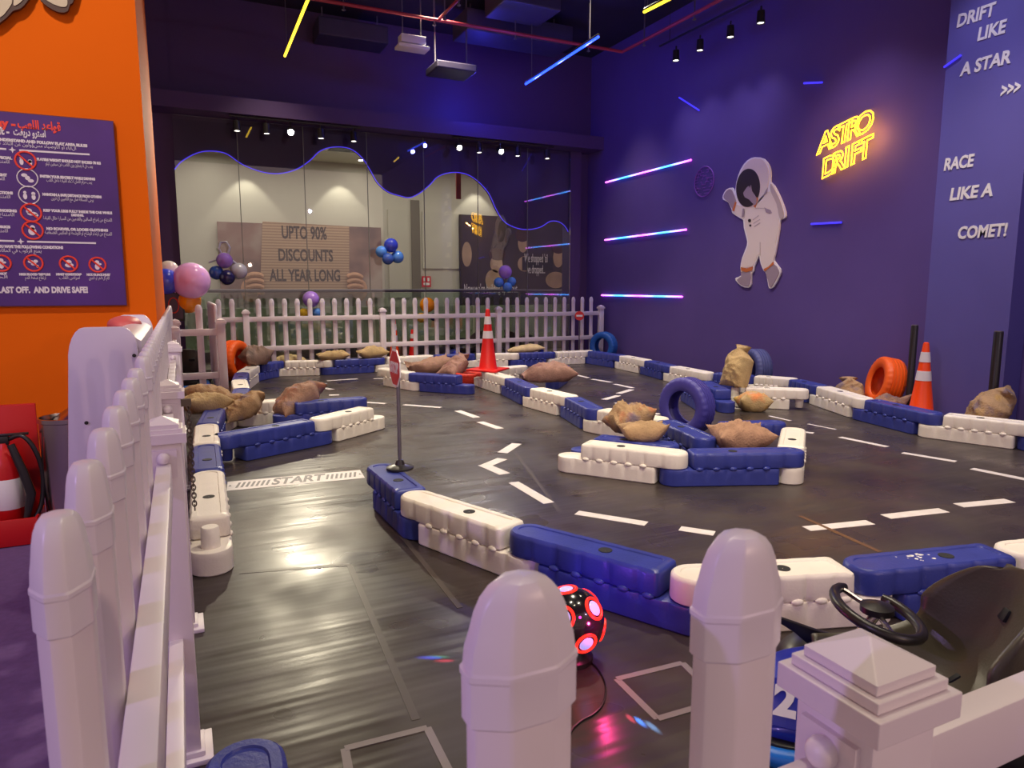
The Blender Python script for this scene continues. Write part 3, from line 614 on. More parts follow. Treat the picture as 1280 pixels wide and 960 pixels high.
for x0, y0, x1, y1, w in ((409,476,447,473.5,.09),(467,473.5,494,473.2,.07),(397,479,407,480,.09),(404,485,415,487,.09),(411,494,424,493.5,.09),(457,503,482,504.5,.07),(505,506,551,509.5,.075),
    (572,513.5,596,522,.09),(600,527.5,625,536,.09),(628,566,646,554.5,.10),(605,583,628,573.5,.10),(604,581,631,592.5,.10),(642,603,686,629,.085),(721,641,808,655,.085),(850,660.5,893,667,.085),
    (1008,661,1088,653,.085),(1107,646,1180,638,.09),(1198,632,1262,626,.09),(1215,586,1290,601,.075),(1128,566,1195,577,.07),(1050,546.5,1109,558.5,.07),(1004,540,1017,541.5,.07),
    (713,467,736,472.5,.08),(740,474,764,478,.08),(768,480,791,485,.08),(790,487,773,492,.09),(773,494.5,755,499.5,.09),(770,503.5,802,511,.08),(806,515,824,518,.08),(916,509.5,940,515,.05),(962,520,988,526,.04),(1010,530,1045,537,.03)):
    strip(fl(x0, y0), fl(x1, y1), w)
for qd in (((431, 936), (534, 910), (562, 966), (440, 985)), ((771, 849), (853, 829), (900, 876), (822, 899))):
    P = [fl(*p) for p in qd]
    for k in range(4): strip(P[k], P[(k+1) % 4], .028, 'box_tape', MTAPEG)
# seams of the matting
for a, b_ in (((437, 706), (520, 900)), ((300, 716), (437, 706)), ((478, 640), (575, 760)), ((1000, 645), (1100, 690)), ((640, 560), (700, 640))): strip(fl(*a), fl(*b_), .03, 'mat_seam', mat('seam', srgb(104, 74, 50) if a[0] == 1000 else srgb(74, 66, 62), .4), .0008)
# START banner
A = fl(284, 608); B = fl(453, 592.5); c = (A+B)/2; d = (B-A); ang = atan2(d.y, d.x); L = d.length
st = MB(); st.box(-L/2, L/2, -.13, .13, 0, .002); so_ = st.build('start_banner', MTAPE, tm, loc=c-TO, rot=(0, 0, ang), smooth=False); so_['label'] = 'white start banner lettered START'
tx = MB(); text_to(tx, 'START', .26, at(0, 0, .003), width=.42, shear=.3, bold=.008, ext=.0004)
for sx in (-1, 1):
    for k in range(7): x = sx*(.225+k*.036); tx.prism([(x-.012, -.07), (x+.006, -.07), (x+.03, .07), (x+.012, .07)], .002, .003)
    tx.prism([(sx*.49-.012, -.02), (sx*.49+.012, -.02), (sx*.49, .03)], .002, .003)
tx.build('start_lettering', mat('start_grey', srgb(112, 106, 110), .5), so_, smooth=False)
# ================================================================== PICKET FENCES
def octa(w, t, c1=.024, c2=.014): return [(-w/2+c1,-t/2),(w/2-c1,-t/2),(w/2,-t/2+c2),(w/2,t/2-c2),(w/2-c1,t/2),(-w/2+c1,t/2),(-w/2,t/2-c2),(-w/2,-t/2+c2)]
def soft(P, r=.003):
    out = []; m = len(P)
    for i in range(m):
        p = Vector(P[i]); a = (Vector(P[i-1])-p).normalized()*r; b_ = (Vector(P[(i+1) % m])-p).normalized()*r
        out += [tuple(p+a), tuple(p+(a+b_)*.29), tuple(p+b_)]
    return out
def ring(w, t, z, **k): return [(x, y, z) for x, y in soft(octa(w, t, **k))]
PW, PT = .082, .046
def picket_meshes(zt):
    b_ = MB(); b_.loft([ring(PW, PT, .06), ring(PW, PT, zt-.10)])
    c_ = MB(); R_ = []
    for s, z in ((1.04, -.108), (1.09, -.106), (1.09, -.072), (1.12, -.070), (1.12, -.066), (1.07, -.064), (1.03, -.050), (.95, -.040), (.86, -.026), (.74, -.015), (.58, -.007), (.40, -.0025), (.2, -.0005), (.03, 0)):
        R_.append([(x*s, y*(s if s > 1 else s**.6), zt+z) for x, y in soft(octa(PW, PT))])
    c_.loft(R_)
    return b_.mesh('picket', MWV, True, angle=20), c_.mesh('picket_cap', MCAP, True, angle=21)
PM = {z: picket_meshes(z) for z in (1.29, 1.315)}
def post_meshes(zt):
    b_ = MB(); b_.box(-.05, .05, -.05, .05, 0, zt-.06)
    c_ = MB()
    for h, z0_, z1_ in ((.066, -.085, -.055), (.056, -.055, -.042), (.047, -.042, -.03)): c_.box(-h, h, -h, h, zt+z0_, zt+z1_)
    zt -= .008; c_.loft([[(-.047,-.047,zt-.022),(.047,-.047,zt-.022),(.047,.047,zt-.022),(-.047,.047,zt-.022)], [(-.002,-.002,zt),(.002,-.002,zt),(.002,.002,zt),(-.002,.002,zt)]])
    f_ = MB(); f_.box(-.085, .085, -.085, .085, 0, .018); f_.box(-.062, .062, -.062, .062, .018, .035)
    return b_.mesh('post', MWV, True, bevel=.004), c_.mesh('post_cap', MWV, False, bevel=.007), f_.mesh('post_foot', MWV, True, bevel=.003)
QM = {z: post_meshes(z) for z in (1.125, 1.15)}
bk = MB(); bk.box(-.036, .036, -.006, .006, -.05, .035); bk.ellip((0, -.012, .012), (.018, .018, .018), 14, 8); BKM = bk.mesh('bracket', MWV, True)
def fence(loc, rz, x0, x1, posts, pickets, side, label, pz=1.29, qz=1.125, name='picket_fence', zr_=(.98, .42), brk=()):
    o = empty(name, loc, rz, label, 'fence')
    for zt in zr_: MB().box(x0, x1, -.02, .02, zt-.085, zt).build('rail', MWV, o, bevel=.003)
    for x in posts:
        p = inst(QM[qz][0], 'post', o, (x, 0, 0)); inst(QM[qz][1], 'post_cap', p); inst(QM[qz][2], 'post_foot', p)
    for x in pickets:
        p = inst(PM[pz][0], 'picket', o, (x, side*(.02+PT/2+.002), 0)); inst(PM[pz][1], 'picket_cap', p)
    for x, sd in brk: inst(BKM, 'rail_bracket', o, (x+sd*.052, 0, .985), (0, 0, pi/2 if sd > 0 else -pi/2))
    return o
fx = -.072
fence((fx, 0, 0), pi/2, .1, 2.28, [2.33], [.76+.22*k for k in range(7)], 1, 'white picket fence in the left foreground, running up to its first post', brk=((2.33, -1),))
fence((fx, 0, 0), pi/2, 2.40, 3.21, [], [2.45+.185*k for k in range(5)], 1, 'narrow white picket gate between the first two posts of the left fence', name='picket_gate')
fence((fx, 0, 0), pi/2, 3.27, 5.62, [3.27], [3.40+.215*k for k in range(10)], 1, 'white left picket fence section beside the white console', brk=((3.27, -1),))
fence((fx, 0, 0), pi/2, 5.67, 9.7, [5.67, 7.95], [5.83+.215*k for k in range(18)], 1, 'far white left picket fence section along the orange wall edge', brk=((5.67, -1),))
fence((fx, 9.75, 0), 0, .0, .53, [.0, .53], [.28], 1, 'short white picket fence stub with one picket near the left sandbags')
fence((.46, 9.86, 0), pi/2, 0, 2.75, [], [.25+.24*k for k in range(10)], 1, 'white picket fence seen end-on behind the short stub')
YF = 12.72
px_ = [ony(p, 391, YF).x for p in (307, 478, 623, 751)]
bp = []
for a, b_ in zip(px_[:-1], px_[1:]): bp += [a+(b_-a)*k/11 for k in range(1, 11)]
bp = [px_[0]-.42, px_[0]-.21]+bp
fence((0, YF, 0), 0, px_[0]-.5, px_[-1], px_, bp, 1, 'long white picket fence across the back in front of the shop window', pz=1.315, qz=1.15, zr_=(1.01, .50))
fence((0, .487, 0), 0, -.02, .62, [], [.216, .43], -1, 'two large white pickets of the front fence right before the camera')
o = fence((0, .487, 0), 0, .67, 2.4, [.67], [1.2+.215*k for k in range(5)], -1, 'white fence section at the lower right with square capped post', brk=((.67, -1), (.67, 1)))
# hanging chain on the gate
ch = MB(); p = Vector((.0, 3.36, 1.0))
for k in range(26):
    z = 1.0-k*.018; q = Matrix.Translation((0, 0, z-.98)) @ Matrix.Rotation(pi/2*(k % 2), 4, 'Z'); ch.T = q
    ch.tube([(.008*cos(t), 0, .014*sin(t)) for t in [2*pi*i/12 for i in range(12)]], .0028, 5, closed=True)
ch.T = Matrix(); ch.box(-.03, .012, -.012, .012, .02, .05)
tag(ch.build('gate_chain', MCHAIN, loc=(.006, 3.25, .98)), 'thin metal chain hanging on the left gate post', 'chain')
# ================================================================== INTERLOCKING TRACK BARRIERS
BWID, BH, BL = .215, .255, .13
def outline(x0, x1, w, rl, rr_, inset, amp, nb, ph=0.0, full=None):
    # plan outline, counter-clockwise; long sides carry shallow flutes
    pts = []; w2 = w/2-inset; X0 = x0+inset; X1 = x1-inset; N = 44
    def end(cx, sgn, rnd_):
        out = []
        if rnd_:
            for k in range(1, 12): a = -pi/2+pi*k/12; out.append((cx-sgn*0+sgn*w2*cos(a), w2*sin(a)*sgn))
        else:
            r = .022
            for cy, a0 in ((-1, -pi/2), (1, 0)):
                for k in range(5): a = a0+pi/2*k/4; out.append((cx+sgn*(r*cos(a)-r), sgn*(cy*(w2-r)+r*sin(a))))
        return out
    xa = X0+(w2 if rl else .03); xb = X1-(w2 if rr_ else .03)
    fa = x0+(w/2 if rl else .03); fb = x1-(w/2 if rr_ else .03)
    def flute(x):
        t = (x-fa)/(fb-fa)*nb; f = t-math.floor(t); g = max(0, 1-abs(f-.5)/.17); e = min(1, max(0, min(t, nb-t)*2)); return amp*(g*g*(3-2*g))*e
    for k in range(N+1): x = xa+(xb-xa)*k/N; pts.append((x, -(w2-flute(x))))
    pts += end(xb if rr_ else X1, 1, rr_)
    for k in range(N+1): x = xb+(xa-xb)*k/N; pts.append((x, w2-flute(x)))
    pts += end(xa if rl else X0, -1, rl)
    return pts
def barrier_body(D):
    mb = MB(); w = BWID
    lo = lambda ins, amp, z: [(x, y, z) for x, y in outline(-w/2, D-w/2-.012, w, True, False, ins, amp, 5)]
    mb.loft([lo(.008, 0, 0), lo(0, .0, .008), lo(0, .002, BL*.35), lo(0, .010, BL*.72), lo(0, .016, BL-.012), lo(.003, .014, BL-.003), lo(.010, .010, BL)])
    up = lambda ins, amp, z: [(x, y, z) for x, y in outline(w/2+.012, D+w/2, w, False, True, ins, amp, 5)]
    mb.loft([up(.012, .008, BL+.003), up(.004, .012, BL+.010), up(.002, .010, BL+.03), up(.004, .008, BH-.022), up(.007, .007, BH-.009), up(.018, .004, BH), up(.046, .002, BH), up(.050, .002, BH-.006)])
    for k in range(5):
        x = -w/2+.03+w/2+(D-w-.05)*(k+.0)/5+.05
        for s in (-1, 1): mb.ellip((x+.09, s*(w/2-.004), BL+.004), (.03, .014, .016), 10, 6)
    return mb
_bc = {}
def barrier(a, b_, blue, label, peg=False, group=None):
    d = b_-a; D = d.length; m = MBB if blue else MBW
    key = (round(D, 2), blue)
    if key not in _bc: _bc[key] = barrier_body(D).mesh('track_barrier', m, True, angle=38)
    o = bpy.data.objects.new('track_barrier', _bc[key]); C.objects.link(o); o.location = (a.x, a.y, 0); o.rotation_euler = (0, 0, atan2(d.y, d.x))
    MB().lathe([(.034, 0), (.034, .003), (.024, .0035), (.002, .001)], 16, c=(D/2, 0, BH-.0065), cap0=True).build('fill_hole', MHOLE, o)
    if peg: MB().lathe([(.05, 0), (.046, .105), (.04, .112), (.002, .112)], 18, c=(0, 0, BL), cap0=True).build('peg', m, o)
    if peg == 2: MB().lathe([(.05, BL), (.046, .03), (.04, .02), (.002, .02)], 18, c=(D, 0, 0)).build('peg', m, o)
    return tag(o, label, 'track barrier', group)
def bp3(px, py): p = fl(px, py, BH); return Vector((p.x, p.y, 0))
# near curve: tongue at the right end, upper lip at the left end
S = [bp3(477, 583), bp3(522, 618), bp3(662, 662), bp3(868, 715), bp3(1085, 703), bp3(1275, 684)]
S.append(S[5]+(S[5]-S[4]))
for i, (bl, l) in enumerate(((1, 'blue track barrier carrying the round base of the stop sign'), (0, 'white track barrier joined to the blue one under the stop sign'), (1, 'blue track barrier right behind the glowing disco ball'),
        (0, 'white track barrier behind the right foreground picket'), (1, 'blue track barrier with scuffed top behind the black kart seat'), (0, 'white track barrier end at the right edge beyond the kart seat'))):
    o = barrier(S[i+1], S[i], bl, l)
    if i == 4:
        sc_ = MB(); rnd = random.Random(2)
        for k in range(14): x, y, q = rnd.gauss(.55, .05), rnd.gauss(-.02, .03), rnd.uniform(.004, .014); sc_.prism([(x+q*rnd.uniform(.5, 1.3)*cos(t), y+q*rnd.uniform(.4, 1)*sin(t)) for t in [2*pi*j/7 for j in range(7)]], BH-.0065, BH-.005)
        sc_.build('scuff_marks', MWHITE, o, smooth=False)
barrier(Vector((.075, .95, 0)), Vector((.085, 1.84, 0)), 1, 'blue track barrier end at the bottom edge beside the left fence')
# island on the right
I0, I1, I2 = bp3(714, 550), bp3(843, 564), bp3(988, 562)
barrier(I0, I1, 0, 'cream white barrier at the front left of the tyre island')
barrier(I1, I2, 1, 'blue barrier along the front of the tyre island')
barrier(I2, I2+(bp3(992, 536)-I2).normalized()*.86, 0, 'white barrier forming the right end of the tyre island')
barrier(bp3(968, 527)-Vector((.93, -.30, 0))*.66, bp3(968, 527), 1, 'blue barrier along the back of the tyre island, beyond the tyre')
T = [bp3(610, 464), bp3(636, 471), bp3(664, 483), bp3(712, 494), bp3(742, 509), bp3(823, 522)]
T[0] = T[1]+(T[0]-T[1]).normalized()*.86
barrier(T[5]+Vector((.03, -.0, 0)), T[5]+(bp3(880, 547)-T[5]).normalized()*.88+Vector((.03, 0, 0)), 1, 'blue barrier slanting through the tyre island under the purple tyre')
nb_ = Vector((.82, .571, 0))*.25; barrier(I0+nb_, I1+nb_-(I1-I0).normalized()*.14, 1, 'blue barrier hidden under the two stacked sandbags of the island')
for i, (bl, l) in enumerate(((0, 'white divider barrier under the red cone'), (1, 'blue divider barrier just in front of the red cone'), (0, 'white divider barrier in the middle of the divider row'),
        (1, 'blue divider barrier nearest the stacked sandbags'), (0, 'white divider barrier leading into the tyre island, beside the stacked sandbags'))):
    barrier(T[i], T[i+1], bl, l)
# back row and right row
Rr = [bp3(347, 451.5), bp3(408, 450), bp3(474, 447), bp3(535, 444), bp3(587, 442), bp3(642, 441.5), bp3(688, 440), bp3(735, 438)]
lab = [(0, 'white barrier of the back row below the tan sandbag pair'), (1, 'blue barrier of the back row left of the stop sign'), (0, 'white barrier of the back row behind the stop sign'), (1, 'blue barrier of the back row behind the brown sandbags'),
       (0, 'white barrier of the back row right behind the red cone'), (1, 'blue barrier of the back row right of the red cone'), (0, 'white barrier of the back row below the no entry sign')]
for i, (bl, l) in enumerate(lab): barrier(Rr[i], Rr[i+1], bl, l)
W = [Rr[-1], bp3(776, 443.5), bp3(808, 449.5), bp3(838, 456.5), bp3(884, 465), bp3(938, 466), bp3(988, 472.5), bp3(1024, 481), bp3(1080, 497), bp3(1165, 515), bp3(1292, 529)]
W[5] = W[4]+(W[6]-W[4])*.5
W.append(W[-1]+Vector((.1, -.9, 0)))
lab = [(1, 'blue corner barrier in front of the blue tyre'), (0, 'white barrier right of the blue corner tyre'), (1, 'blue wall side barrier between two white ones right of the corner'), (0, 'white wall side barrier left of the tall necked sandbag'), (1, 'blue wall side barrier at the tall necked sandbag'),
       (0, 'white wall side barrier behind the slate blue tyre'), (1, 'blue wall side barrier peeking out left of the orange tyre'), (0, 'white wall side barrier directly left of the orange tyre'), (1, 'blue wall side barrier in front of the orange tyre and cone'), (0, 'white wall side barrier in front of the right edge sandbag'), (1, 'blue barrier end at the right picture edge')]
for i, (bl, l) in enumerate(lab): barrier(W[i], W[i+1], bl, l)
f0 = bp3(908, 489); dv = Vector((.42, .9, 0)).normalized(); sv = Vector((.9, -.42, 0)).normalized()*.235
barrier(f0, f0+dv*.86, 1, 'blue barrier of the side by side pair, right one')
barrier(f0-sv+dv*.12, f0-sv+dv*.98, 1, 'blue barrier of the side by side pair, left one')
e1 = bp3(1000, 486); barrier(e1+(bp3(925, 483)-e1).normalized()*.77, e1, 0, 'white barrier with hanging peg beside the orange splashed sandbag', peg=2)
# left row along the fence
Lr = [bp3(262, 655), bp3(260, 592), bp3(258, 558), bp3(258, 532), bp3(268, 512), bp3(297, 497), bp3(302, 486), bp3(299, 475), bp3(302, 466), bp3(316, 457), bp3(347, 451.5)]
lab = [(0, 'white barrier with upright peg in the left foreground beside the fence'), (1, 'blue barrier beyond the white peg barrier along the left fence'), (0, 'white barrier beside the gate chain along the left fence'), (1, 'blue barrier left of the left sandbag island'),
       (0, 'white barrier under the left heap of sandbags'), (1, 'blue barrier in front of the stub fence post'), (0, 'white barrier beyond the stub fence post'), (1, 'blue barrier before the orange left tyre'), (0, 'white barrier in front of the orange left tyre'), (1, 'blue barrier turning the back left corner')]
for i, (bl, l) in enumerate(lab): barrier(Lr[i], Lr[i+1], bl, l, peg=(i == 0))
U = [bp3(282, 542), bp3(400, 522), bp3(452, 510)]
U2 = U[1]+(U[2]-U[1]).normalized()*.82
barrier(U[1], U[0], 1, 'dark blue barrier along the front of the left sandbag island', peg=2)
barrier(U2, U[1], 0, 'lilac white barrier at the right end of the left sandbag island')
barrier(bp3(452, 498)-Vector((.86, -.05, 0)), bp3(447, 497), 1, 'blue barrier along the back of the left sandbag island')
barrier(bp3(350, 503)-Vector((.33, -.16, 0)), bp3(350, 503)+Vector((.36, .26, 0)), 0, 'white barrier lying behind the two island sandbags on the left')
V = [bp3(514, 466), bp3(584, 470)]
V0 = V[1]+(V[0]-V[1]).normalized()*.86
barrier(V[1], V0, 1, 'blue barrier right of the stop sign in front of two brown sandbags')
barrier(V0, V0+Vector((-.25, .83, 0)), 0, 'white barrier end peeking out behind the stop sign')
barrier(bp3(652, 457)-Vector((.8, .2, 0)), bp3(652, 457), 0, 'white barrier behind the base of the red cone')
e2 = bp3(704, 457); barrier(e2+(bp3(676, 473)-e2).normalized()*.86, e2, 1, 'blue barrier under the mauve sandbag right of the red cone')
# ================================================================== TYRES
def tyre(loc, n_, R, w, m, label, lean=0.0, lie=False):
    ri = R*.56; h = w/2
    prof = [(ri,-h*.80),(ri+.012,-h*.92),(ri+.05,-h),(R*.86,-h*1.04),(R*.95,-h*.94),(R*.985,-h*.80)]
    for g in (-.5, -.17, .17, .5): prof += [(R, h*(g-.10)), (R-.009, h*(g-.06)), (R-.009, h*(g+.02)), (R, h*(g+.06))]
    prof += [(R*.985,h*.80),(R*.95,h*.94),(R*.86,h*1.04),(ri+.05,h),(ri+.012,h*.92),(ri,h*.80),(ri+.008,h*.70),(R*.80,h*.78),(R*.91,h*.5),(R*.93,0),(R*.91,-h*.5),(R*.80,-h*.78),(ri+.008,-h*.70)]
    mb = MB(); rings = []
    for r, y in prof+[prof[0]]: rings.append([((r-(.006 if abs(y) > h*.6 and r > R*.9 and i % 4 < 2 else 0))*cos(2*pi*i/112), y, (r-(.006 if abs(y) > h*.6 and r > R*.9 and i % 4 < 2 else 0))*sin(2*pi*i/112)) for i in range(112)])
    mb.loft(rings, False, False)
    rz = atan2(n_[1], n_[0])-pi/2
    o = mb.build('tyre', m, loc=(loc[0], loc[1], (h*1.04 if lie else R)+loc[2]), rot=(pi/2 if lie else lean, 0, rz), angle=50)
    return tag(o, label, 'tyre')
tyre((4.62, 5.58, 0), (-.975, -.224), .30, .20, MTYP, 'purple painted tyre standing inside the island of barriers')
tyre((7.93, 12.28, 0), (-.9, -.45), .30, .2, MTYB, 'bright blue tyre standing in the far right corner')
tyre((7.74, 7.80, 0), (-.967, .253), .30, .23, MTYG, 'slate blue tyre behind the tall necked sandbag by the wall')
tyre((7.96, 5.83, 0), (-.86, .51), .32, .24, MTYO, 'orange tyre leaning on the blue wall beside the orange cone', lean=.2)
tyre((.75, 12.12, 0), (.83, -.56), .33, .24, MTYO, 'orange tyre at the far left with a sandbag in its opening')
tyre((*fl(585, 479)[:2], 0), (0, -1), .22, .17, MTYR, 'small red tyre lying flat behind the blue barrier left of the red cone', lie=True)
# ================================================================== CONES
def cone(loc, m, label, h=.90, r=.135, base=.46, rz=.3, s=1.0):
    o = empty('traffic_cone', loc, rz, label, 'traffic cone')
    R = lambda z: r+(.03-r)*(z/h)
    b_ = MB(); b_.lathe([(r+.02, .025), (r, .05), (R(h*.5), h*.5), (.032, h-.03), (.028, h-.008), (.016, h), (.012, h-.02)], 32, cap0=True, cap1=True); b_.build('cone_body', m, o)
    q = MB(); q.box(-base/2, base/2, -base/2, base/2, 0, .03); q.build('cone_base', m, o, bevel=.012)
    for a, c_ in ((.755, .88), (.525, .645)):
        z0_, z1_ = a*h, c_*h; MB().lathe([(R(z0_)+.0005, z0_), (R(z0_)+.003, z0_+.001), (R(z1_)+.003, z1_-.001), (R(z1_)+.0005, z1_)], 32).build('reflective_band', MREF, o)
    return o
cone((7.50, 5.03, 0), MCO, 'orange traffic cone with two white bands beside the text pillar', rz=.5)
rc = fl(610, 463, BH); cone((rc.x, rc.y, BH+.002), MCR, 'red traffic cone standing on the barriers in the middle of the track', h=.93, base=.5, rz=.7)
cone((3.68, 13.05, 0), MCO, 'slim orange and white cone behind the back fence', h=.93, r=.11, base=.3)
cone((4.06, 13.1, 0), MCR, 'small red cone behind the back fence beside the slim orange one', h=.70, r=.10, base=.25)
# ================================================================== SANDBAGS
def bag(p, L, Wd, Ht, rz, pitch, neck, m, label, seed=0, lift=0.0, crumple=1.0, roll=0.0):
    # a stitched cloth sack: two sheets joined along the seam, corners pulled out, optional gathered neck at +u
    rd = random.Random(seed); NU, NV = 44, 30; ph = [rd.uniform(0, 6.28) for _ in range(6)]; sx, sy = rd.uniform(-.12, .12), rd.uniform(-.12, .12)
    R_ = Matrix.Rotation(rz, 4, 'Z') @ Matrix.Rotation(-pitch, 4, 'Y') @ Matrix.Rotation(roll, 4, 'X')
    def P(u, v, top):
        g = 1.0; x = u
        if neck:
            if u > .45: t = (u-.45)/.55; g = 1-.80*min(1, t/.62)**1.1 if t < .62 else .20+.42*((t-.62)/.38)**.8; x = .45+.55*t*1.05
        if not neck or u <= .45: x = u*(1-.13*(1-v*v)*abs(u)**2)
        y = v*(1-.13*(1-u*u)*v*v)*g
        f = max(0, 1-abs(u)**2.4)*max(0, 1-abs(v)**2.4)
        if neck and u > .2: f = max(f, max(0, 1-abs(v)**2.4)*(.10+.25*max(0, 1-(u-.2)/.5)))
        z = Ht*f**.52
        e = max(abs(u), abs(v)); a = atan2(v, u)
        w = .10*sin(11*a+ph[0])*max(0, e-.35)*(1-e**6)+.06*sin(19*a+ph[1]+3*e)*max(0, e-.5)*(1-e**6)   # puckers running in from the seam
        w += .30*noise.noise(Vector((u*1.3+seed, v*1.3, .7 if top else 4.2)))*f
        w += .16*(1-abs(noise.noise(Vector((u*2.6+sx*9+seed*2, v*1.1+u*1.3, 9 if top else 2)))))**5*f+.10*(1-abs(noise.noise(Vector((u*3.2, v*4.6+seed*3, 1 if top else 7)))))**6*f
        z += Ht*w*crumple
        zz = (z if top else -z*.75)+lift*(u*u*v*v)*(1+.5*sin(ph[2]+3*a))+lift*.35*u*u
        return R_ @ Vector((x*L+sx*Wd*y, y*Wd+sy*L*x*x, zz))
    V_ = {}; vs = []; fs = []
    for top in (1, 0):
        for i in range(NU+1):
            for k in range(NV+1):
                u, v = -1+2*i/NU, -1+2*k/NV; edge = i in (0, NU) or k in (0, NV)
                if edge and not top: V_[(top, i, k)] = V_[(1, i, k)]; continue
                V_[(top, i, k)] = len(vs); vs.append(P(u, v, top))
        for i in range(NU):
            for k in range(NV):
                q = (V_[(top, i, k)], V_[(top, i+1, k)], V_[(top, i+1, k+1)], V_[(top, i, k+1)]); fs.append(q if top else q[::-1])
    lo = min(v.z for v in vs); hi = max(v.z for v in vs); fl_ = lo+(hi-lo)*.14
    for v in vs:
        if v.z < fl_: d = fl_-v.z; v.z = fl_-d*.08; v.x *= 1+d*.35; v.y *= 1+d*.35
    lo = min(v.z for v in vs)
    mb = MB(); mb.add([v-Vector((0, 0, lo)) for v in vs], fs); o = mb.build('sandbag', m, loc=(p[0], p[1], p[2]), angle=75)
    if neck:
        c_ = R_ @ Vector((.45*L+.55*.62*1.05*L, sy*L*.6, 0))-Vector((0, 0, lo)); ax = (R_ @ Vector((1, 0, 0))).normalized(); a_ = (R_ @ Vector((0, 1, 0))).normalized(); b_ = ax.cross(a_)
        MB().tube([c_+a_*cos(2*pi*i/16)*Wd*.225+b_*sin(2*pi*i/16)*Ht*.33 for i in range(16)], .007, 5, closed=True).build('tie_cord', MCORD, o)
    return tag(o, label, 'sandbag')
MCORD = mat('cord', srgb(150, 124, 92), .8)
BT = burlap('burlap_tan', TAN); BK = burlap('burlap_khaki', KHA); BB = burlap('burlap_brown', BRN)
BP1 = burlap('burlap_stained', TAN, (((84, 86, 130), 5, .56, 1.0), ((190, 150, 60), 6, .60, 4.0)))
BP2 = burlap('burlap_rust', BRN, (((150, 84, 62), 5, .54, 2.0), ((90, 90, 130), 6, .60, 7.0)))
BP3 = burlap('burlap_orange', KHA, (((236, 116, 40), 4, .52, 1.0), ((236, 186, 70), 5, .55, 5.0), ((200, 206, 214), 8, .64, 9.0)))
BP4 = burlap('burlap_mauve', srgb(152, 116, 104), (((108, 52, 62), 4.5, .55, 3.0), ((86, 86, 120), 6, .6, 6.0)))
BP5 = burlap('burlap_paint', TAN, (((176, 84, 52), 6, .52, 2.0), ((78, 88, 140), 5, .53, 8.0)))
def on(px, py, z=0.0): return tuple(fl(px, py, z))
D_ = radians
bag(on(306, 523, .12), .25, .17, .12, .25, D_(30), True, BP1, 'tan sandbag with upright neck on the left barrier island', 1, .02)
bag(on(374, 516, .10), .33, .19, .15, .45, D_(24), True, BP2, 'large rust stained sandbag leaning right on the left barrier island', 2, .02)
bag(on(262, 503, .2), .28, .17, .11, 2.9, D_(10), True, BP1, 'grey mauve sandbag behind in the left heap by the stub fence', 3)
bag(on(258, 516, .2), .26, .17, .12, .5, D_(-4), False, BK, 'khaki sandbag in front of the left heap by the fence', 4, .04)
bag(on(291, 503, BH), .17, .09, .05, .3, 0, True, BT, 'small flat tan sandbag lying on the white left barrier', 5)
bag((1.08, 12.02, .26), .24, .19, .15, .3, D_(8), False, burlap('burlap_dark', srgb(140, 116, 104), (((90, 80, 80), 6, .55, 2.0),)), 'dark creased sandbag stuck in the orange tyre on the left', 6, .05, 1.8)
bag((1.75, 13.12, 0), .34, .17, .17, .0, 0, False, burlap('burlap_cream', srgb(214, 190, 140)), 'cream sandbag standing behind the back fence on the left', 7)
q = Rr[1]+Vector((.12, .02, 0)); bag((q.x, q.y, BH), .29, .13, .085, .08, 0, False, BK, 'flat khaki sandbag on the back barriers left of the other', 8, .02, 1.7)
q = Rr[2]+Vector((-.12, .02, 0)); bag((q.x, q.y, BH), .29, .13, .10, .15, 0, False, BK, 'khaki sandbag on the back barriers left of the stop sign', 9, .03, 1.7)
bag(on(540, 466, .12), .40, .2, .13, 3.25, D_(-8), True, BB, 'brown sandbag with pointed corner right behind the stop sign', 10, .10)
bag(on(570, 468, .12), .27, .2, .13, .4, D_(34), True, BP4, 'dark stained sandbag just left of the red cone', 11, .05)
bag(on(686, 477, .2), .38, .2, .15, 2.85, D_(-4), True, BP4, 'mauve sandbag with long neck right of the red cone', 12)
bag(on(787, 541, .17), .21, .16, .14, -.2, D_(14), False, BP5, 'paint stained sandbag at the back of the island pair', 13, .05, 1.8)
bag(on(804, 551, .24), .2, .13, .09, -.35, D_(0), False, BT, 'plain tan sandbag in front of the island pair', 14, .06)
bag(on(922, 482, BH), .30, .20, .16, .2, D_(68), True, BK, 'tan sandbag with a tall upright neck by the slate blue tyre', 15)
bag(on(941, 513.5, 0), .2, .15, .13, -.5, D_(0), False, BP3, 'orange paint splashed sandbag sitting on the track floor', 16, .04)
bag(on(924, 562, .14), .25, .19, .12, -.35, 0, False, burlap('burlap_plain', srgb(166, 128, 104)), 'brown sandbag with several pointed corners inside the tyre island', 17, .065, 1.7)
bag((7.70, 6.12, 0), .25, .19, .14, .9, D_(50), True, BP1, 'stained sandbag behind the orange tyre on its left', 18)
bag((7.55, 5.48, .02), .24, .17, .10, .3, D_(5), False, BP2, 'crumpled sandbag between the orange tyre and the orange cone', 19, .08, 1.8)
bag((7.40, 4.22, 0), .30, .30, .17, -1.0, D_(62), True, BP1, 'large tan sandbag with pointed top at the right edge', 20)
q = fl(655, 440, BH); bag((q.x+.1, 12.33, .24), .38, .14, .08, 3.0, D_(-4), True, burlap('burlap_pale', srgb(220, 196, 150)), 'pale sandbag lying along the back fence right of the red cone', 21)
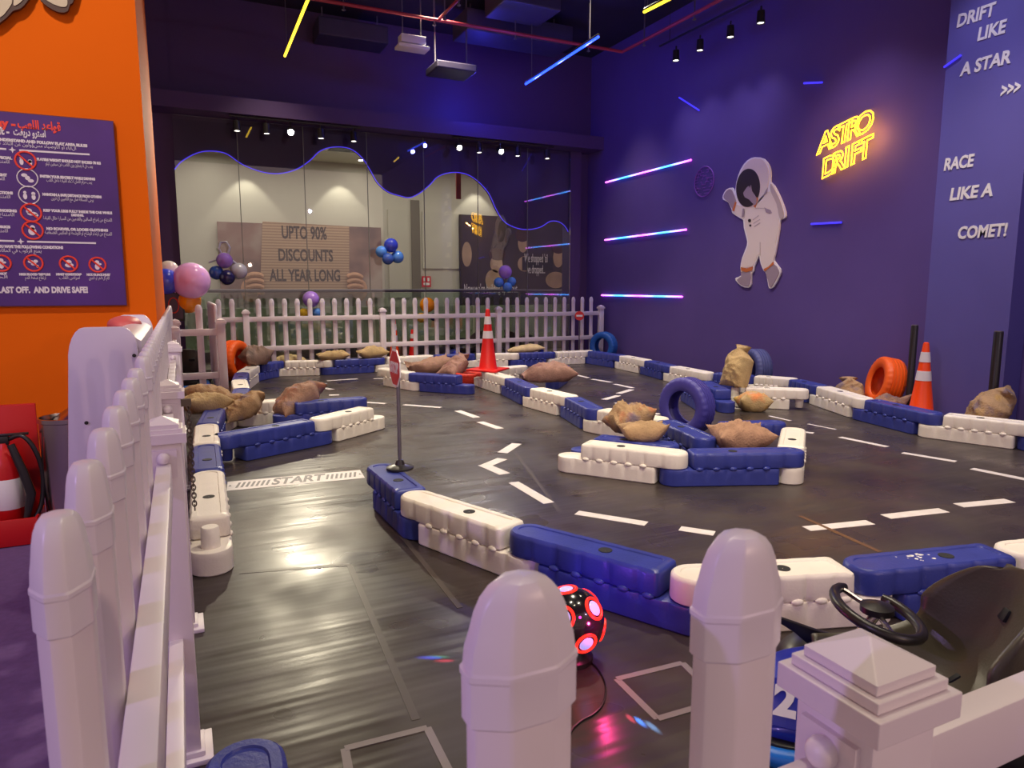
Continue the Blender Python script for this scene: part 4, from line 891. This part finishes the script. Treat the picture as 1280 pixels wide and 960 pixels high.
# ================================================================== SIGNS AND POSTS
b0 = fl(500, 586, BH); ss = empty('stop_sign', (b0.x, b0.y, BH+.001), 0, 'red octagonal stop sign on a grey pole with round black base', 'sign')
MB().lathe([(.095, 0), (.095, .012), (.08, .02), (.035, .032), (.025, .06), (.016, .065)], 32, cap0=True, cap1=True).build('base', MBLK, ss)
MB().lathe([(.0135, .06), (.0135, .74)], 14, cap1=True).build('pole', MGREY, ss)
oc = lambda r: [(r*cos(pi/8+k*pi/4), .705+r*sin(pi/8+k*pi/4)) for k in range(8)]
pl = MB().prism(oc(.135), -.022, -.015, 'x').build('sign_border', MWHITE, ss, smooth=False)
fa = MB().prism(oc(.122), -.0235, -.022, 'x').build('sign_face', MSIGNR, pl, smooth=False)
tx = MB(); text_to(tx, 'STOP', .10, at(-.0245, 0, .705) @ FX, width=.19, bold=.004); tx.build('lettering', MWHITE, fa, smooth=False)
ne = empty('no_entry_sign', (7.47, 12.5, 0), -.5, 'small round red no entry sign on a pole at the back fence', 'sign')
MB().lathe([(.12, 0), (.12, .015), (.03, .03), (.012, .04)], 24, cap0=True).build('base', MBLK, ne); MB().lathe([(.012, .02), (.012, .95)], 10, cap1=True).build('pole', MGREY, ne)
MB().lathe([(.001, -.03), (.095, -.03), (.095, -.018), (.001, -.018)], 28, axis='y', c=(0, 0, .93)).build('sign_plate', MSIGNR, ne)
MB().box(-.065, .065, -.034, -.03, .91, .95).build('white_bar', MWHITE, ne, smooth=False)
for (x, y, h, r, l) in ((7.86, 5.43, 1.06, .04, 'black floor post between the orange cone and the blue wall'), (7.68, 4.38, 1.05, .045, 'black floor post near the right edge in front of the pillar')):
    o = empty('barrier_post', (x, y, 0), 0, l, 'post'); MB().lathe([(r, .0), (r, h-.01), (r-.006, h)], 20, cap1=True).build('post', MBLK, o); MB().lathe([(.11, 0), (.11, .012), (r, .025)], 24, cap0=True).build('foot', MBLK, o)
    MB().lathe([(r*.92, h-.002), (r*.92, h+.008), (.001, h+.008)], 20).build('cap', MGREY, o)
# ================================================================== KARTS
def seat_mesh():
    bm = bmesh.new(); cv = [(.23,.23),(.14,.175),(.02,.15),(-.10,.165),(-.19,.235),(-.245,.345),(-.285,.46),(-.31,.55),(-.325,.585)]
    wd = [.15,.185,.205,.215,.225,.225,.205,.165,.12]; sd = [.05,.10,.14,.17,.14,.08,.03,.0,-.02]; fw = [0,.0,.01,.03,.09,.14,.13,.09,.05]
    NU = 30; G = []
    ex = smooth_poly([(c[0], c[1], w_) for c, w_ in zip(cv, wd)], 4, False); ey = smooth_poly([(a_, b_, 0) for a_, b_ in zip(sd, fw)], 4, False)
    cv = [(p[0], p[1]) for p in ex]; wd = [p[2] for p in ex]; sd = [p[0] for p in ey]; fw = [p[1] for p in ey]
    for i in range(len(cv)):
        row = []
        for j in range(NU+1):
            u = -1+2*j/NU; a = abs(u)**2.6; row.append(bm.verts.new((cv[i][0]+fw[i]*a, u*wd[i], cv[i][1]+sd[i]*a)))
        G.append(row)
    for i in range(len(cv)-1):
        for j in range(NU): bm.faces.new((G[i][j], G[i][j+1], G[i+1][j+1], G[i+1][j]))
    bmesh.ops.recalc_face_normals(bm, faces=bm.faces)
    for f in bm.faces: f.smooth = True
    me = bpy.data.meshes.new('seat'); bm.to_mesh(me); bm.free(); me.materials.append(MSEAT); return me
SEAT = seat_mesh()
def rr_poly(x0, x1, y0, y1, r, n=6):
    P = []
    for cx, cy, a0 in ((x1-r, y1-r, 0), (x0+r, y1-r, pi/2), (x0+r, y0+r, pi), (x1-r, y0+r, 1.5*pi)):
        for k in range(n+1): a = a0+pi/2*k/n; P.append((cx+r*cos(a), cy+r*sin(a)))
    return P
def kart(loc, rz, label, num=True):
    o = empty('race_kart', loc, rz, label, 'kart')
    MB().prism(rr_poly(-.42, .50, -.24, .24, .12), .05, .13).build('floor_pan', MBLK, o, bevel=.01)
    P = rr_poly(-.46, .56, -.26, .26, .17, 8); MB().tube([(x, y, .10) for x, y in P], .03, 10, closed=True).build('bumper', MKL, o)
    # nose cowl: sloping faceted hull
    nb = MB(); R_ = []
    for x, w, z0_, z1_ in ((.50, .15, .10, .16), (.46, .19, .09, .20), (.34, .22, .09, .25), (.20, .20, .09, .30), (.10, .14, .10, .31)):
        R_.append([(x, -w, z0_), (x, w, z0_), (x, w, (z0_+z1_)/2), (x, w*.62, z1_), (x, -w*.62, z1_), (x, -w, (z0_+z1_)/2)])
    nb.loft(R_); cw = nb.build('nose_cowl', MKB, o, bevel=.008)
    if num:
        pn = MB(); T_ = Matrix.Translation((.35, .20, .215)) @ Matrix.Rotation(pi/2, 4, 'Z') @ Matrix.Rotation(-.0, 4, 'Y') @ Matrix.Rotation(radians(48), 4, 'X')
        T_ = Matrix.Translation((.357, .19, .235)) @ Matrix.Rotation(radians(168), 4, 'Z') @ Matrix.Rotation(radians(58), 4, 'X')
        pn.T = T_; pn.box(-.10, .10, -.07, .07, -.012, 0); pl_ = pn.build('number_panel', MKB, cw, bevel=.004); tn = MB(); text_to(tn, '2', .125, T_ @ at(-.035, .005, .002), bold=.006); tn.build('number', MWHITE, pl_, smooth=False)
    for sy in (-1, 1):
        w = MB().lathe([(.04, -.035), (.085, -.04), (.10, -.03), (.10, .03), (.085, .04), (.04, .035)], 24, axis='y', c=(.20, sy*.27, .10), cap0=True, cap1=True).build('front_wheel', MRUB, o)
        MB().lathe([(.04, -.042), (.02, -.046), (.001, -.046)], 16, axis='y', c=(.20, sy*.27, .10)).build('wheel_hub', MGREY, w)
        f = MB(); pts = [(.20+.145*cos(a), .10+.145*sin(a)) for a in [radians(d) for d in range(15, 175, 12)]]; inn = [(.20+.125*cos(a), .10+.125*sin(a)) for a in [radians(d) for d in range(171, 11, -12)]]
        f.prism(pts+inn, sy*.27-.055, sy*.27+.055, 'y'); f.build('fender', MBLK, o, bevel=.004)
        w = MB().lathe([(.02, -.03), (.055, -.03), (.065, -.02), (.065, .02), (.055, .03), (.02, .03)], 20, axis='y', c=(-.34, sy*.2, .065), cap0=True, cap1=True).build('rear_caster', MRUB, o)
    MB().prism([(.10,.255),(.14,.28),(.42,.36),(.30,.29),(.24,.24)], -.20, -.18, 'y').build('front_fin', MBLK, o, bevel=.003)
    MB().tube([(.24, 0, .24), (.10, 0, .46)], .016, 10).build('steering_column', MSTEEL, o)
    cx, cz = .095, .475; ax = Vector((-.22, 0, .97)).normalized(); u = Vector((0, 1, 0)); v = ax.cross(u).normalized(); c_ = Vector((cx, 0, cz))
    wheel = MB().tube([c_+(u*cos(a)*.17+v*sin(a)*.125) for a in [radians(d) for d in range(-150, 151, 12)]], [.013]+[.017]*24+[.013], 10).build('steering_wheel', MBLK, o)
    mb = MB()
    for a in (radians(-140), radians(140), 0): mb.tube([c_, c_+(u*cos(a)*.15+v*sin(a)*.11)], .009, 8)
    mb.build('wheel_spokes', MSTEEL, wheel)
    MB().lathe([(.05, 0), (.05, .02), (.02, .03), (.001, .03)], 18, c=(cx, 0, cz)).build('hub_cover', MBLK, wheel)
    s = inst(SEAT, 'seat', o, (.0, .04, .02)); s.scale = (1.12, 1.15, 1.05); sm_ = s.modifiers.new('Solidify', 'SOLIDIFY'); sm_.thickness = .014; sm_.offset = -1
    for sx, sz, sy, tl in ((-.262, .44, .09, 1.2), (-.262, .44, -.09, 1.2), (-.15, .215, .10, .75), (-.15, .215, -.10, .75)):
        sl = MB(); sl.T = Matrix.Translation((sx, sy, sz)) @ Matrix.Rotation(tl, 4, 'Y'); sl.box(-.02, .02, -.035, .035, -.012, .012); sl.build('seat_slot', MHOLE, s, bevel=.004)
    MB().box(-.36, -.06, -.12, .12, .12, .165).build('seat_mount', MBLK, o, bevel=.006)
    MB().tube([(-.42, -.2, .12), (-.5, -.18, .30), (-.5, .18, .30), (-.42, .2, .12)], .018, 10).build('rear_bar', MGREY, o)
    return o
kart((2.03, 1.345, 0), radians(143), 'blue kart number 2 with black bucket seat in the right foreground')
kart((6.42, 13.1, 0), 0, 'parked kart behind the back fence right of the red cone', False)
kart((5.2, 13.1, 0), pi, 'parked kart behind the back fence, hidden by the red cone', False)
kart((.04, 11.25, 0), pi/2, 'parked kart seen through the short fence stub on the left', False)
# ================================================================== DISCO LIGHT
dc = fl(714, 776, .165); db = empty('disco_light', (dc.x, dc.y, 0), 0, 'black party light ball with glowing red rings on the floor', 'disco light')
MB().ellip((0, 0, .165), (.135, .135, .135), 32, 20).build('ball', mat('ball_black', (.012, .01, .014), .15, coat=.5), db)
MB().lathe([(.09, 0), (.09, .02), (.06, .045), (.05, .06)], 28, cap0=True, cap1=True).build('stand', MBLK, db)
ph = (1+5**.5)/2; ico = []
for s1 in (-1, 1):
    for s2 in (-1, 1): ico += [(0, s1, s2*ph), (s1, s2*ph, 0), (s2*ph, 0, s1)]
RM = Matrix.Rotation(.55, 3, 'Z') @ Matrix.Rotation(.35, 3, 'X'); toc = Vector((-dc.x, -dc.y, H-.165)).normalized()
for p in ico:
    d = (RM @ Vector(p)).normalized()
    if d.z < -.55: continue
    q = Matrix.Translation((0, 0, .165)) @ d.to_track_quat('Z', 'Y').to_matrix().to_4x4()
    mb = MB(); mb.T = q; mb.tube([(.042*cos(2*pi*k/24), .042*sin(2*pi*k/24), .128) for k in range(24)], .0065, 8, closed=True); o = mb.build('light_ring', ERED, db)
    mb = MB(); mb.T = q; mb.ellip((0, 0, .127), (.032, .032, .014), 16, 8); mb.build('lens', MLENS, o)
mb = MB(); d = (toc+Vector((.25, -.1, .1))).normalized(); mb.ellip(tuple(Vector((0, 0, .165))+d*.134), (.005, .005, .005), 10, 6); mb.build('indicator_led', EMAG, db)
cp = [fl(*p) for p in ((735, 826), (748, 838), (757, 858), (754, 880), (742, 894), (726, 903), (712, 918), (704, 945))]; c0 = cp[0].copy()
cp = smooth_poly([tuple(p-c0+Vector((0, 0, .005))) for p in cp], 5, closed=False)
tag(MB().tube(cp, .004, 6).build('power_cable', MBLK, loc=c0), 'thin black cable running from the disco ball across the floor', 'cable')
# ================================================================== BALLOONS
BPROF = [(.001, -1.14), (.05, -1.13), (.10, -1.10), (.05, -1.06), (.09, -1.02)]+[(sin(a)*(1 if a > pi/2 else (.86+.14*sin(a))), -cos(a)*(1 if a > pi/2 else 1.03)) for a in [pi*(.06+.94*k/18) for k in range(19)]]
def balloon(parent, c, r, col, d=(0, 0, 1)):
    mb = MB(); mb.T = Matrix.Translation(c) @ Vector(d).to_track_quat('Z', 'Y').to_matrix().to_4x4() @ Matrix.Scale(r, 4); mb.lathe(BPROF, 24, cap0=True); return mb.build('balloon', BAL[col], parent)
def cluster(c, items, label, Y, extra=None):
    o0 = ony(*c, Y); o = empty('balloon_cluster', o0, 0, label, 'balloons')
    for px, py, r, col, dy in items:
        p = ony(px, py, Y)-o0; p.y = dy; d = (p.x, dy*.5, p.z) if p.length > .04 else (0, 0, 1); balloon(o, p, r, col, d)
    if extra: extra(o)
    return o
def loop_(o):
    MB().tube([(0, -.1, .12), (.05, -.12, .2), (.09, -.12, .33), (.04, -.1, .43), (-.05, -.1, .42), (-.09, -.12, .32), (-.04, -.12, .2), (.08, -.14, .14), (.20, -.14, .04)], .022, 10).build('twist_balloon', BAL['silver'], o)
    MB().tube([(-.04, -.13, .16), (-.14, -.14, .12), (-.26, -.14, .08)], .02, 10).build('twist_balloon', BAL['silver'], o)
cluster((281, 334), [(280, 326, .135, 'purple', -.16), (270, 341, .12, 'deep', -.14), (283, 347, .13, 'navy', -.2), (298, 339, .14, 'silver', -.14)], 'balloon cluster with silver loop on the glass left of the cardboard poster', 13.25, loop_)
cluster((485, 317), [(486.5, 307, .135, 'royal', -.12), (475, 315, .11, 'sky', -.1), (482, 324, .11, 'deep', -.16), (495, 321.5, .12, 'sky', -.1)], 'all blue balloon cluster on the glass right of the cardboard poster', 13.25)
cluster((628.5, 349), [(628.5, 340, .14, 'purple', -.12), (621, 353, .105, 'sky', -.1), (630, 359, .10, 'sky', -.17), (637, 352, .095, 'sky', -.1)], 'purple and blue balloon cluster on the glass above the red cone', 13.25)
cluster((388, 384), [(387.5, 374, .15, 'purple', -.1), (379, 391, .085, 'yellow', -.05), (396, 391, .09, 'sky', -.05)], 'purple balloon cluster low behind the back fence', 13.25)
cluster((531, 391), [(532, 381, .15, 'orange', -.1), (526, 397, .10, 'yellow', -.05), (541, 396, .08, 'navy', -.05)], 'orange balloon cluster low behind the back fence', 13.25)
YBL = 10.4
st = empty('framed_notice_stand', (ony(217, 380, YBL).x, YBL, 0), 0, 'black framed notice on a thin stand behind the left fence', 'sign stand')
MB().lathe([(.14, 0), (.14, .015), (.015, .03)], 20, cap0=True).build('base', MBLK, st); MB().tube([(0, .02, .02), (0, .02, 1.5)], .014, 8).build('pole', MBLK, st)
MB().box(-.13, .13, -.015, .015, 1.06, 1.46).build('frame', MBLK, st, bevel=.006); fc = MB().box(-.105, .105, -.018, -.014, 1.09, 1.43).build('notice', mat('notice_dark', srgb(70, 52, 78), .4), st, smooth=False)
MB().tube([(.06*cos(2*pi*k/24), -.02, 1.27+.10*sin(2*pi*k/24)) for k in range(24)], .008, 6, closed=True).build('ring_mark', MTYR, fc)
cluster((222, 362), [(211, 338, .13, 'white', .05), (207, 352, .17, 'blue', -.1), (239, 351, .24, 'pink', -.12), (235, 376, .17, 'orange', .1)], 'large pink, blue, white and orange balloon cluster beside the orange wall', YBL)
# ================================================================== LEFT SIDE: CONSOLE, BIN, EXTINGUISHER
wc = empty('white_console', (-.33, 4.2, 0), 0, 'white lacquered console with rounded side panels beside the left fence', 'console')
def side(y, x0b, x0, x1, zt, name):
    P = [(x0b, .02), (x1, .02)]
    for k in range(7): a = pi/2*k/6; P.append((x1-.06+.06*cos(a), zt-.09+.09*sin(a)))
    for k in range(7): a = pi/2+pi/2*k/6; P.append((x0+.07+.07*cos(a), zt-.16+.16*sin(a)))
    MB().prism(P, y-.012, y+.012, 'y').build(name, MCONS, wc, bevel=.005)
    s = MB(); [s.lathe([(.001, -.018), (.008, -.018), (.008, -.01)], 10, axis='y', c=(x, y, z)) for x, z in ((x0+.05, zt-.42), (x1-.015, zt-.13))]; s.build('screw', MBLK, wc)
MCONS = mat('console_white', srgb(222, 214, 228), .3, coat=.2)
side(-.65, -.21, -.125, .145, 1.33, 'side_panel'); side(.75, -.16, -.06, .165, 1.335, 'side_panel')
hd = MB(); R_ = []
for y in (-.63, .73): R_.append([(-.10+.26*k/12, y, 1.10+.20*sin(pi*(k/12)*.62+.25)) for k in range(13)]+[(-.10+.26*k/12, y, 1.09+.19*sin(pi*(k/12)*.62+.25)-.02) for k in range(12, -1, -1)])
hd.loft(R_); hd.build('curved_hood', MCONS, wc)
MB().box(-.10, .13, -.62, .72, .02, 1.05).build('cabinet_body', MCONS, wc, smooth=False)
MB().ellip((.03, .45, 1.29), (.09, .2, .05), 20, 10).build('red_cushion', mat('cushion_red', srgb(200, 90, 92), .5), wc)
tc_ = empty('waste_bin', (-.66, 4.92, 0), 0, 'round stainless steel waste bin with tilted swing lid by the orange wall', 'waste bin')
MB().lathe([(.15, 0), (.15, .70), (.158, .705), (.158, .73), (.145, .73), (.142, .60), (.001, .60)], 40, cap0=True).build('bin_body', MSTEEL, tc_)
ld = MB(); ld.T = Matrix.Translation((.02, 0, .735)) @ Matrix.Rotation(radians(-32), 4, 'Y') @ Matrix.Rotation(radians(12), 4, 'X'); ld.lathe([(.138, -.008), (.142, 0), (.12, .014), (.001, .02)], 32, cap0=True); ld.build('swing_lid', MSTEEL, tc_)
es = empty('extinguisher_stand', (-.98, 4.95, 0), 0, 'red metal fire extinguisher stand at the left edge', 'stand')
MB().box(-.22, .14, .10, .13, 0, .80).build('back_plate', MRED, es, bevel=.006); mb = MB(); mb.box(-.22, .14, -.16, .10, 0, .03); mb.box(-.22, .14, -.17, -.15, 0, .16); mb.box(.13, .145, -.17, .10, 0, .16); mb.build('tray', MRED, es, bevel=.005)
fe = empty('fire_extinguisher', (-.995, 4.93, .032), 0, 'red fire extinguisher with white label and black hose at the left edge', 'fire extinguisher')
MB().lathe([(.07, 0), (.085, .02), (.085, .42), (.07, .48), (.035, .52), (.025, .56)], 32, cap0=True, cap1=True).build('cylinder', MRED, fe)
MB().lathe([(.0855, .17), (.0865, .172), (.0865, .35), (.0855, .352)], 32).build('label', MWHITE, fe)
mb = MB(); mb.box(-.03, .03, -.02, .02, .55, .60); mb.box(-.02, .13, -.012, .012, .60, .615); mb.build('valve', MBLK, fe, bevel=.003)
MB().tube(smooth_poly([(.03, 0, .58), (.10, -.03, .60), (.16, -.05, .52), (.19, -.05, .36), (.17, -.06, .18), (.12, -.08, .08)], 5, False), .013, 10).build('hose', MBLK, fe)
MB().tube([(.05, -.07, .56), (.10, -.09, .40), (.13, -.09, .26), (.10, -.10, .12)], [.02, .024, .026, .018], 12).build('horn', MBLK, fe)
# ================================================================== LIGHT
def area(name, loc, rot, sx, sy, e, col):
    l = bpy.data.lights.new(name, 'AREA'); l.shape = 'RECTANGLE'; l.size = sx; l.size_y = sy; l.energy = e; l.color = col
    o = bpy.data.objects.new(name, l); C.objects.link(o); o.location = loc; o.rotation_euler = rot; return o
def point(name, loc, e, col, r=.1):
    l = bpy.data.lights.new(name, 'POINT'); l.energy = e; l.color = col; l.shadow_soft_size = r; o = bpy.data.objects.new(name, l); C.objects.link(o); o.location = loc; return o
def spotl(name, loc, aim, e, col, deg, blend=.5, r=.05):
    l = bpy.data.lights.new(name, 'SPOT'); l.energy = e; l.color = col; l.spot_size = radians(deg); l.spot_blend = blend; l.shadow_soft_size = r
    o = bpy.data.objects.new(name, l); C.objects.link(o); o.location = loc; o.rotation_euler = (Vector(aim)-Vector(loc)).to_track_quat('-Z', 'Y').to_euler(); return o
WARM = (1.0, .88, .74); NEUT = (1.0, .93, .88); LIL = (.62, .50, 1.0)
K = dict(key=1.0)
SPW = (1.0, .87, .66)
for (x, y, e, a) in ((3.0, 4.2, 620, 92), (6.0, 4.6, 560, 92), (5.6, 8.6, 620, 92), (2.2, 9.2, 680, 92), (1.2, 2.2, 260, 85), (4.0, 11.2, 760, 92), (1.6, 12.0, 240, 80), (7.2, 11.6, 260, 70), (3.4, 1.2, 260, 85)): spotl('ceiling_spot', (x, y, 6.1), (x, y+.01, 0), e, SPW, a, .7, .12)
spotl('ceiling_spot', (-1.6, 2.6, 6.0), (-1.3, 6.2, 2.6), 520, (1, .88, .72), 80, .8, .15)
spotl('violet_wash', (-4.0, .4, 3.2), (0, 2.5, 1), 240, (.55, .36, 1.0), 100, .8, .05)
spotl('warm_wash', (2.6, -3.0, 2.4), (1.2, 3, .5), 130, (1, .68, .50), 110, .8, .05)
spotl('ceiling_spot', (1.6, .8, 5.9), (3.6, 5.0, 0), 700, (1, .86, .60), 60, .8, .12)
spotl('violet_wash', (5.0, -3.0, 4.6), (4, 6, 1), 150, (.78, .62, 1.0), 100, .8, .05)
hot = ony(363, 158, 12.7); spotl('hot_spot', (hot.x, 12.9, 4.12), (.9, 4.0, 0), 620, (1, .88, .64), 75, .6, .06)
for px in (573, 625): p = ony(px, 182, 12.7); spotl('track_lamp', (p.x, 12.9, 4.1), (p.x-.8, 6, 0), 60, (1, .92, .8), 60, .6)
for y in (10.3, 9.7, 9.0, 8.4): spotl('wall_wash', (7.82, y, 5.3), (8.05, y-.1, 0), 40, (.78, .74, 1.0), 80, 1.0)
for y in (6.6, 4.9, 3.6): spotl('wall_wash', (7.0, y, 5.6), (8.1, y, 1.0), 120, (.66, .66, 1.0), 80, .9)  # added bluish fill on the near wall and pillar, without fixtures
for t in (.15, .5, .85): p = fl(657, 105, 5.0).lerp(fl(748, 46, 5.0), t); point('blue_bar_lamp', (p.x, p.y, p.z-.08), 26, (.08, .08, 1.0), .05)
point('blue_corner_fill', (5.3, 12.5, 5.1), 28, (.05, .05, 1.0), .02)  # added point without a fixture, raises the blue glow on the upper wall
for px, py in ((1036, 196), (1058, 180), (1078, 168)): point('neon_lamp', tuple(onx(px, py, 8.08)), 7, (1, .46, .06), .01)
area('mall_lamp', (3.5, 16.8, 4.7), (0, 0, 0), 10, 2, 150, (1, .95, .84))
for px in (312, 430, 600): p = ony(px, 300, YM-.35); spotl('mall_scallop', (p.x, YM-.4, 4.6), (p.x, YM-.15, 0), 48, (1, .94, .8), 80, .3)
# coloured beams thrown on the mat by the disco ball
for (px, py), col, e in (((538, 822), (.02, .05, 1), 60), ((556, 826), (1, .05, .15), 25), ((549, 821), (.1, 1, .6), 12), ((800, 902), (.05, .25, 1), 50), ((788, 898), (1, .1, .2), 14), ((815, 908), (.2, .5, 1), 25)):
    t_ = fl(px, py); s_ = Vector((dc.x, dc.y, .165)); dd = (t_-s_).normalized(); spotl('disco_beam', tuple(s_+dd*.15), tuple(t_), e*9, col, 4.2, .9, .004)
point('disco_glow', (dc.x+.05, dc.y-.2, .22), 1.6, (1, .05, .25), .01)
point('disco_glow', (dc.x+.12, dc.y+.16, .2), 1.6, (.25, .08, 1), .01)
w = bpy.data.worlds.new('World'); bpy.context.scene.world = w; w.use_nodes = True
w.node_tree.nodes['Background'].inputs[0].default_value = (.92, .68, .64, 1); w.node_tree.nodes['Background'].inputs[1].default_value = .60
# repeats share a group
for base, g in (('track_barrier', 'interlocking track barriers'), ('sandbag', 'sandbags around the track'), ('tyre', 'painted tyres'), ('traffic_cone', 'traffic cones'), ('race_kart', 'race karts'), ('light_bar', 'hanging light bars'),
                ('wall_light_bar', 'light bars on the wall'), ('balloon_cluster', 'balloon clusters'), ('barrier_post', 'black floor posts'), ('picket_fence', 'white picket fences'), ('air_duct', 'ceiling ducts'), ('sprinkler_pipe', 'red sprinkler pipes'), ('track_rail', 'light tracks'), ('wall_slogan', 'wall slogans')):
    for o in bpy.data.objects:
        if o.parent is None and 'label' in o and o.name.split('.')[0] == base: o['group'] = g
# ================================================================== CAMERA
cd = bpy.data.cameras.new('Camera'); cam = bpy.data.objects.new('Camera', cd); C.objects.link(cam); cam.location = (0, 0, H); cam.rotation_euler = (pi/2-PH, 0, -TH)
cd.sensor_width = 36; cd.lens = F/1280*36; cd.clip_start = .02; cd.clip_end = 100
cd.dof.use_dof = True; cd.dof.focus_distance = 5.5; cd.dof.aperture_fstop = 14
sc = bpy.context.scene; sc.camera = cam
sc.view_settings.view_transform = 'Standard'; sc.view_settings.look = 'None'; sc.view_settings.gamma = 1; sc.view_settings.exposure = .0
try: sc.view_settings.use_curve_mapping = False
except Exception: pass
sc.cycles.use_denoising = True; sc.cycles.max_bounces = 8; sc.cycles.transparent_max_bounces = 12; sc.cycles.sample_clamp_indirect = 4; sc.cycles.caustics_reflective = False; sc.cycles.caustics_refractive = False
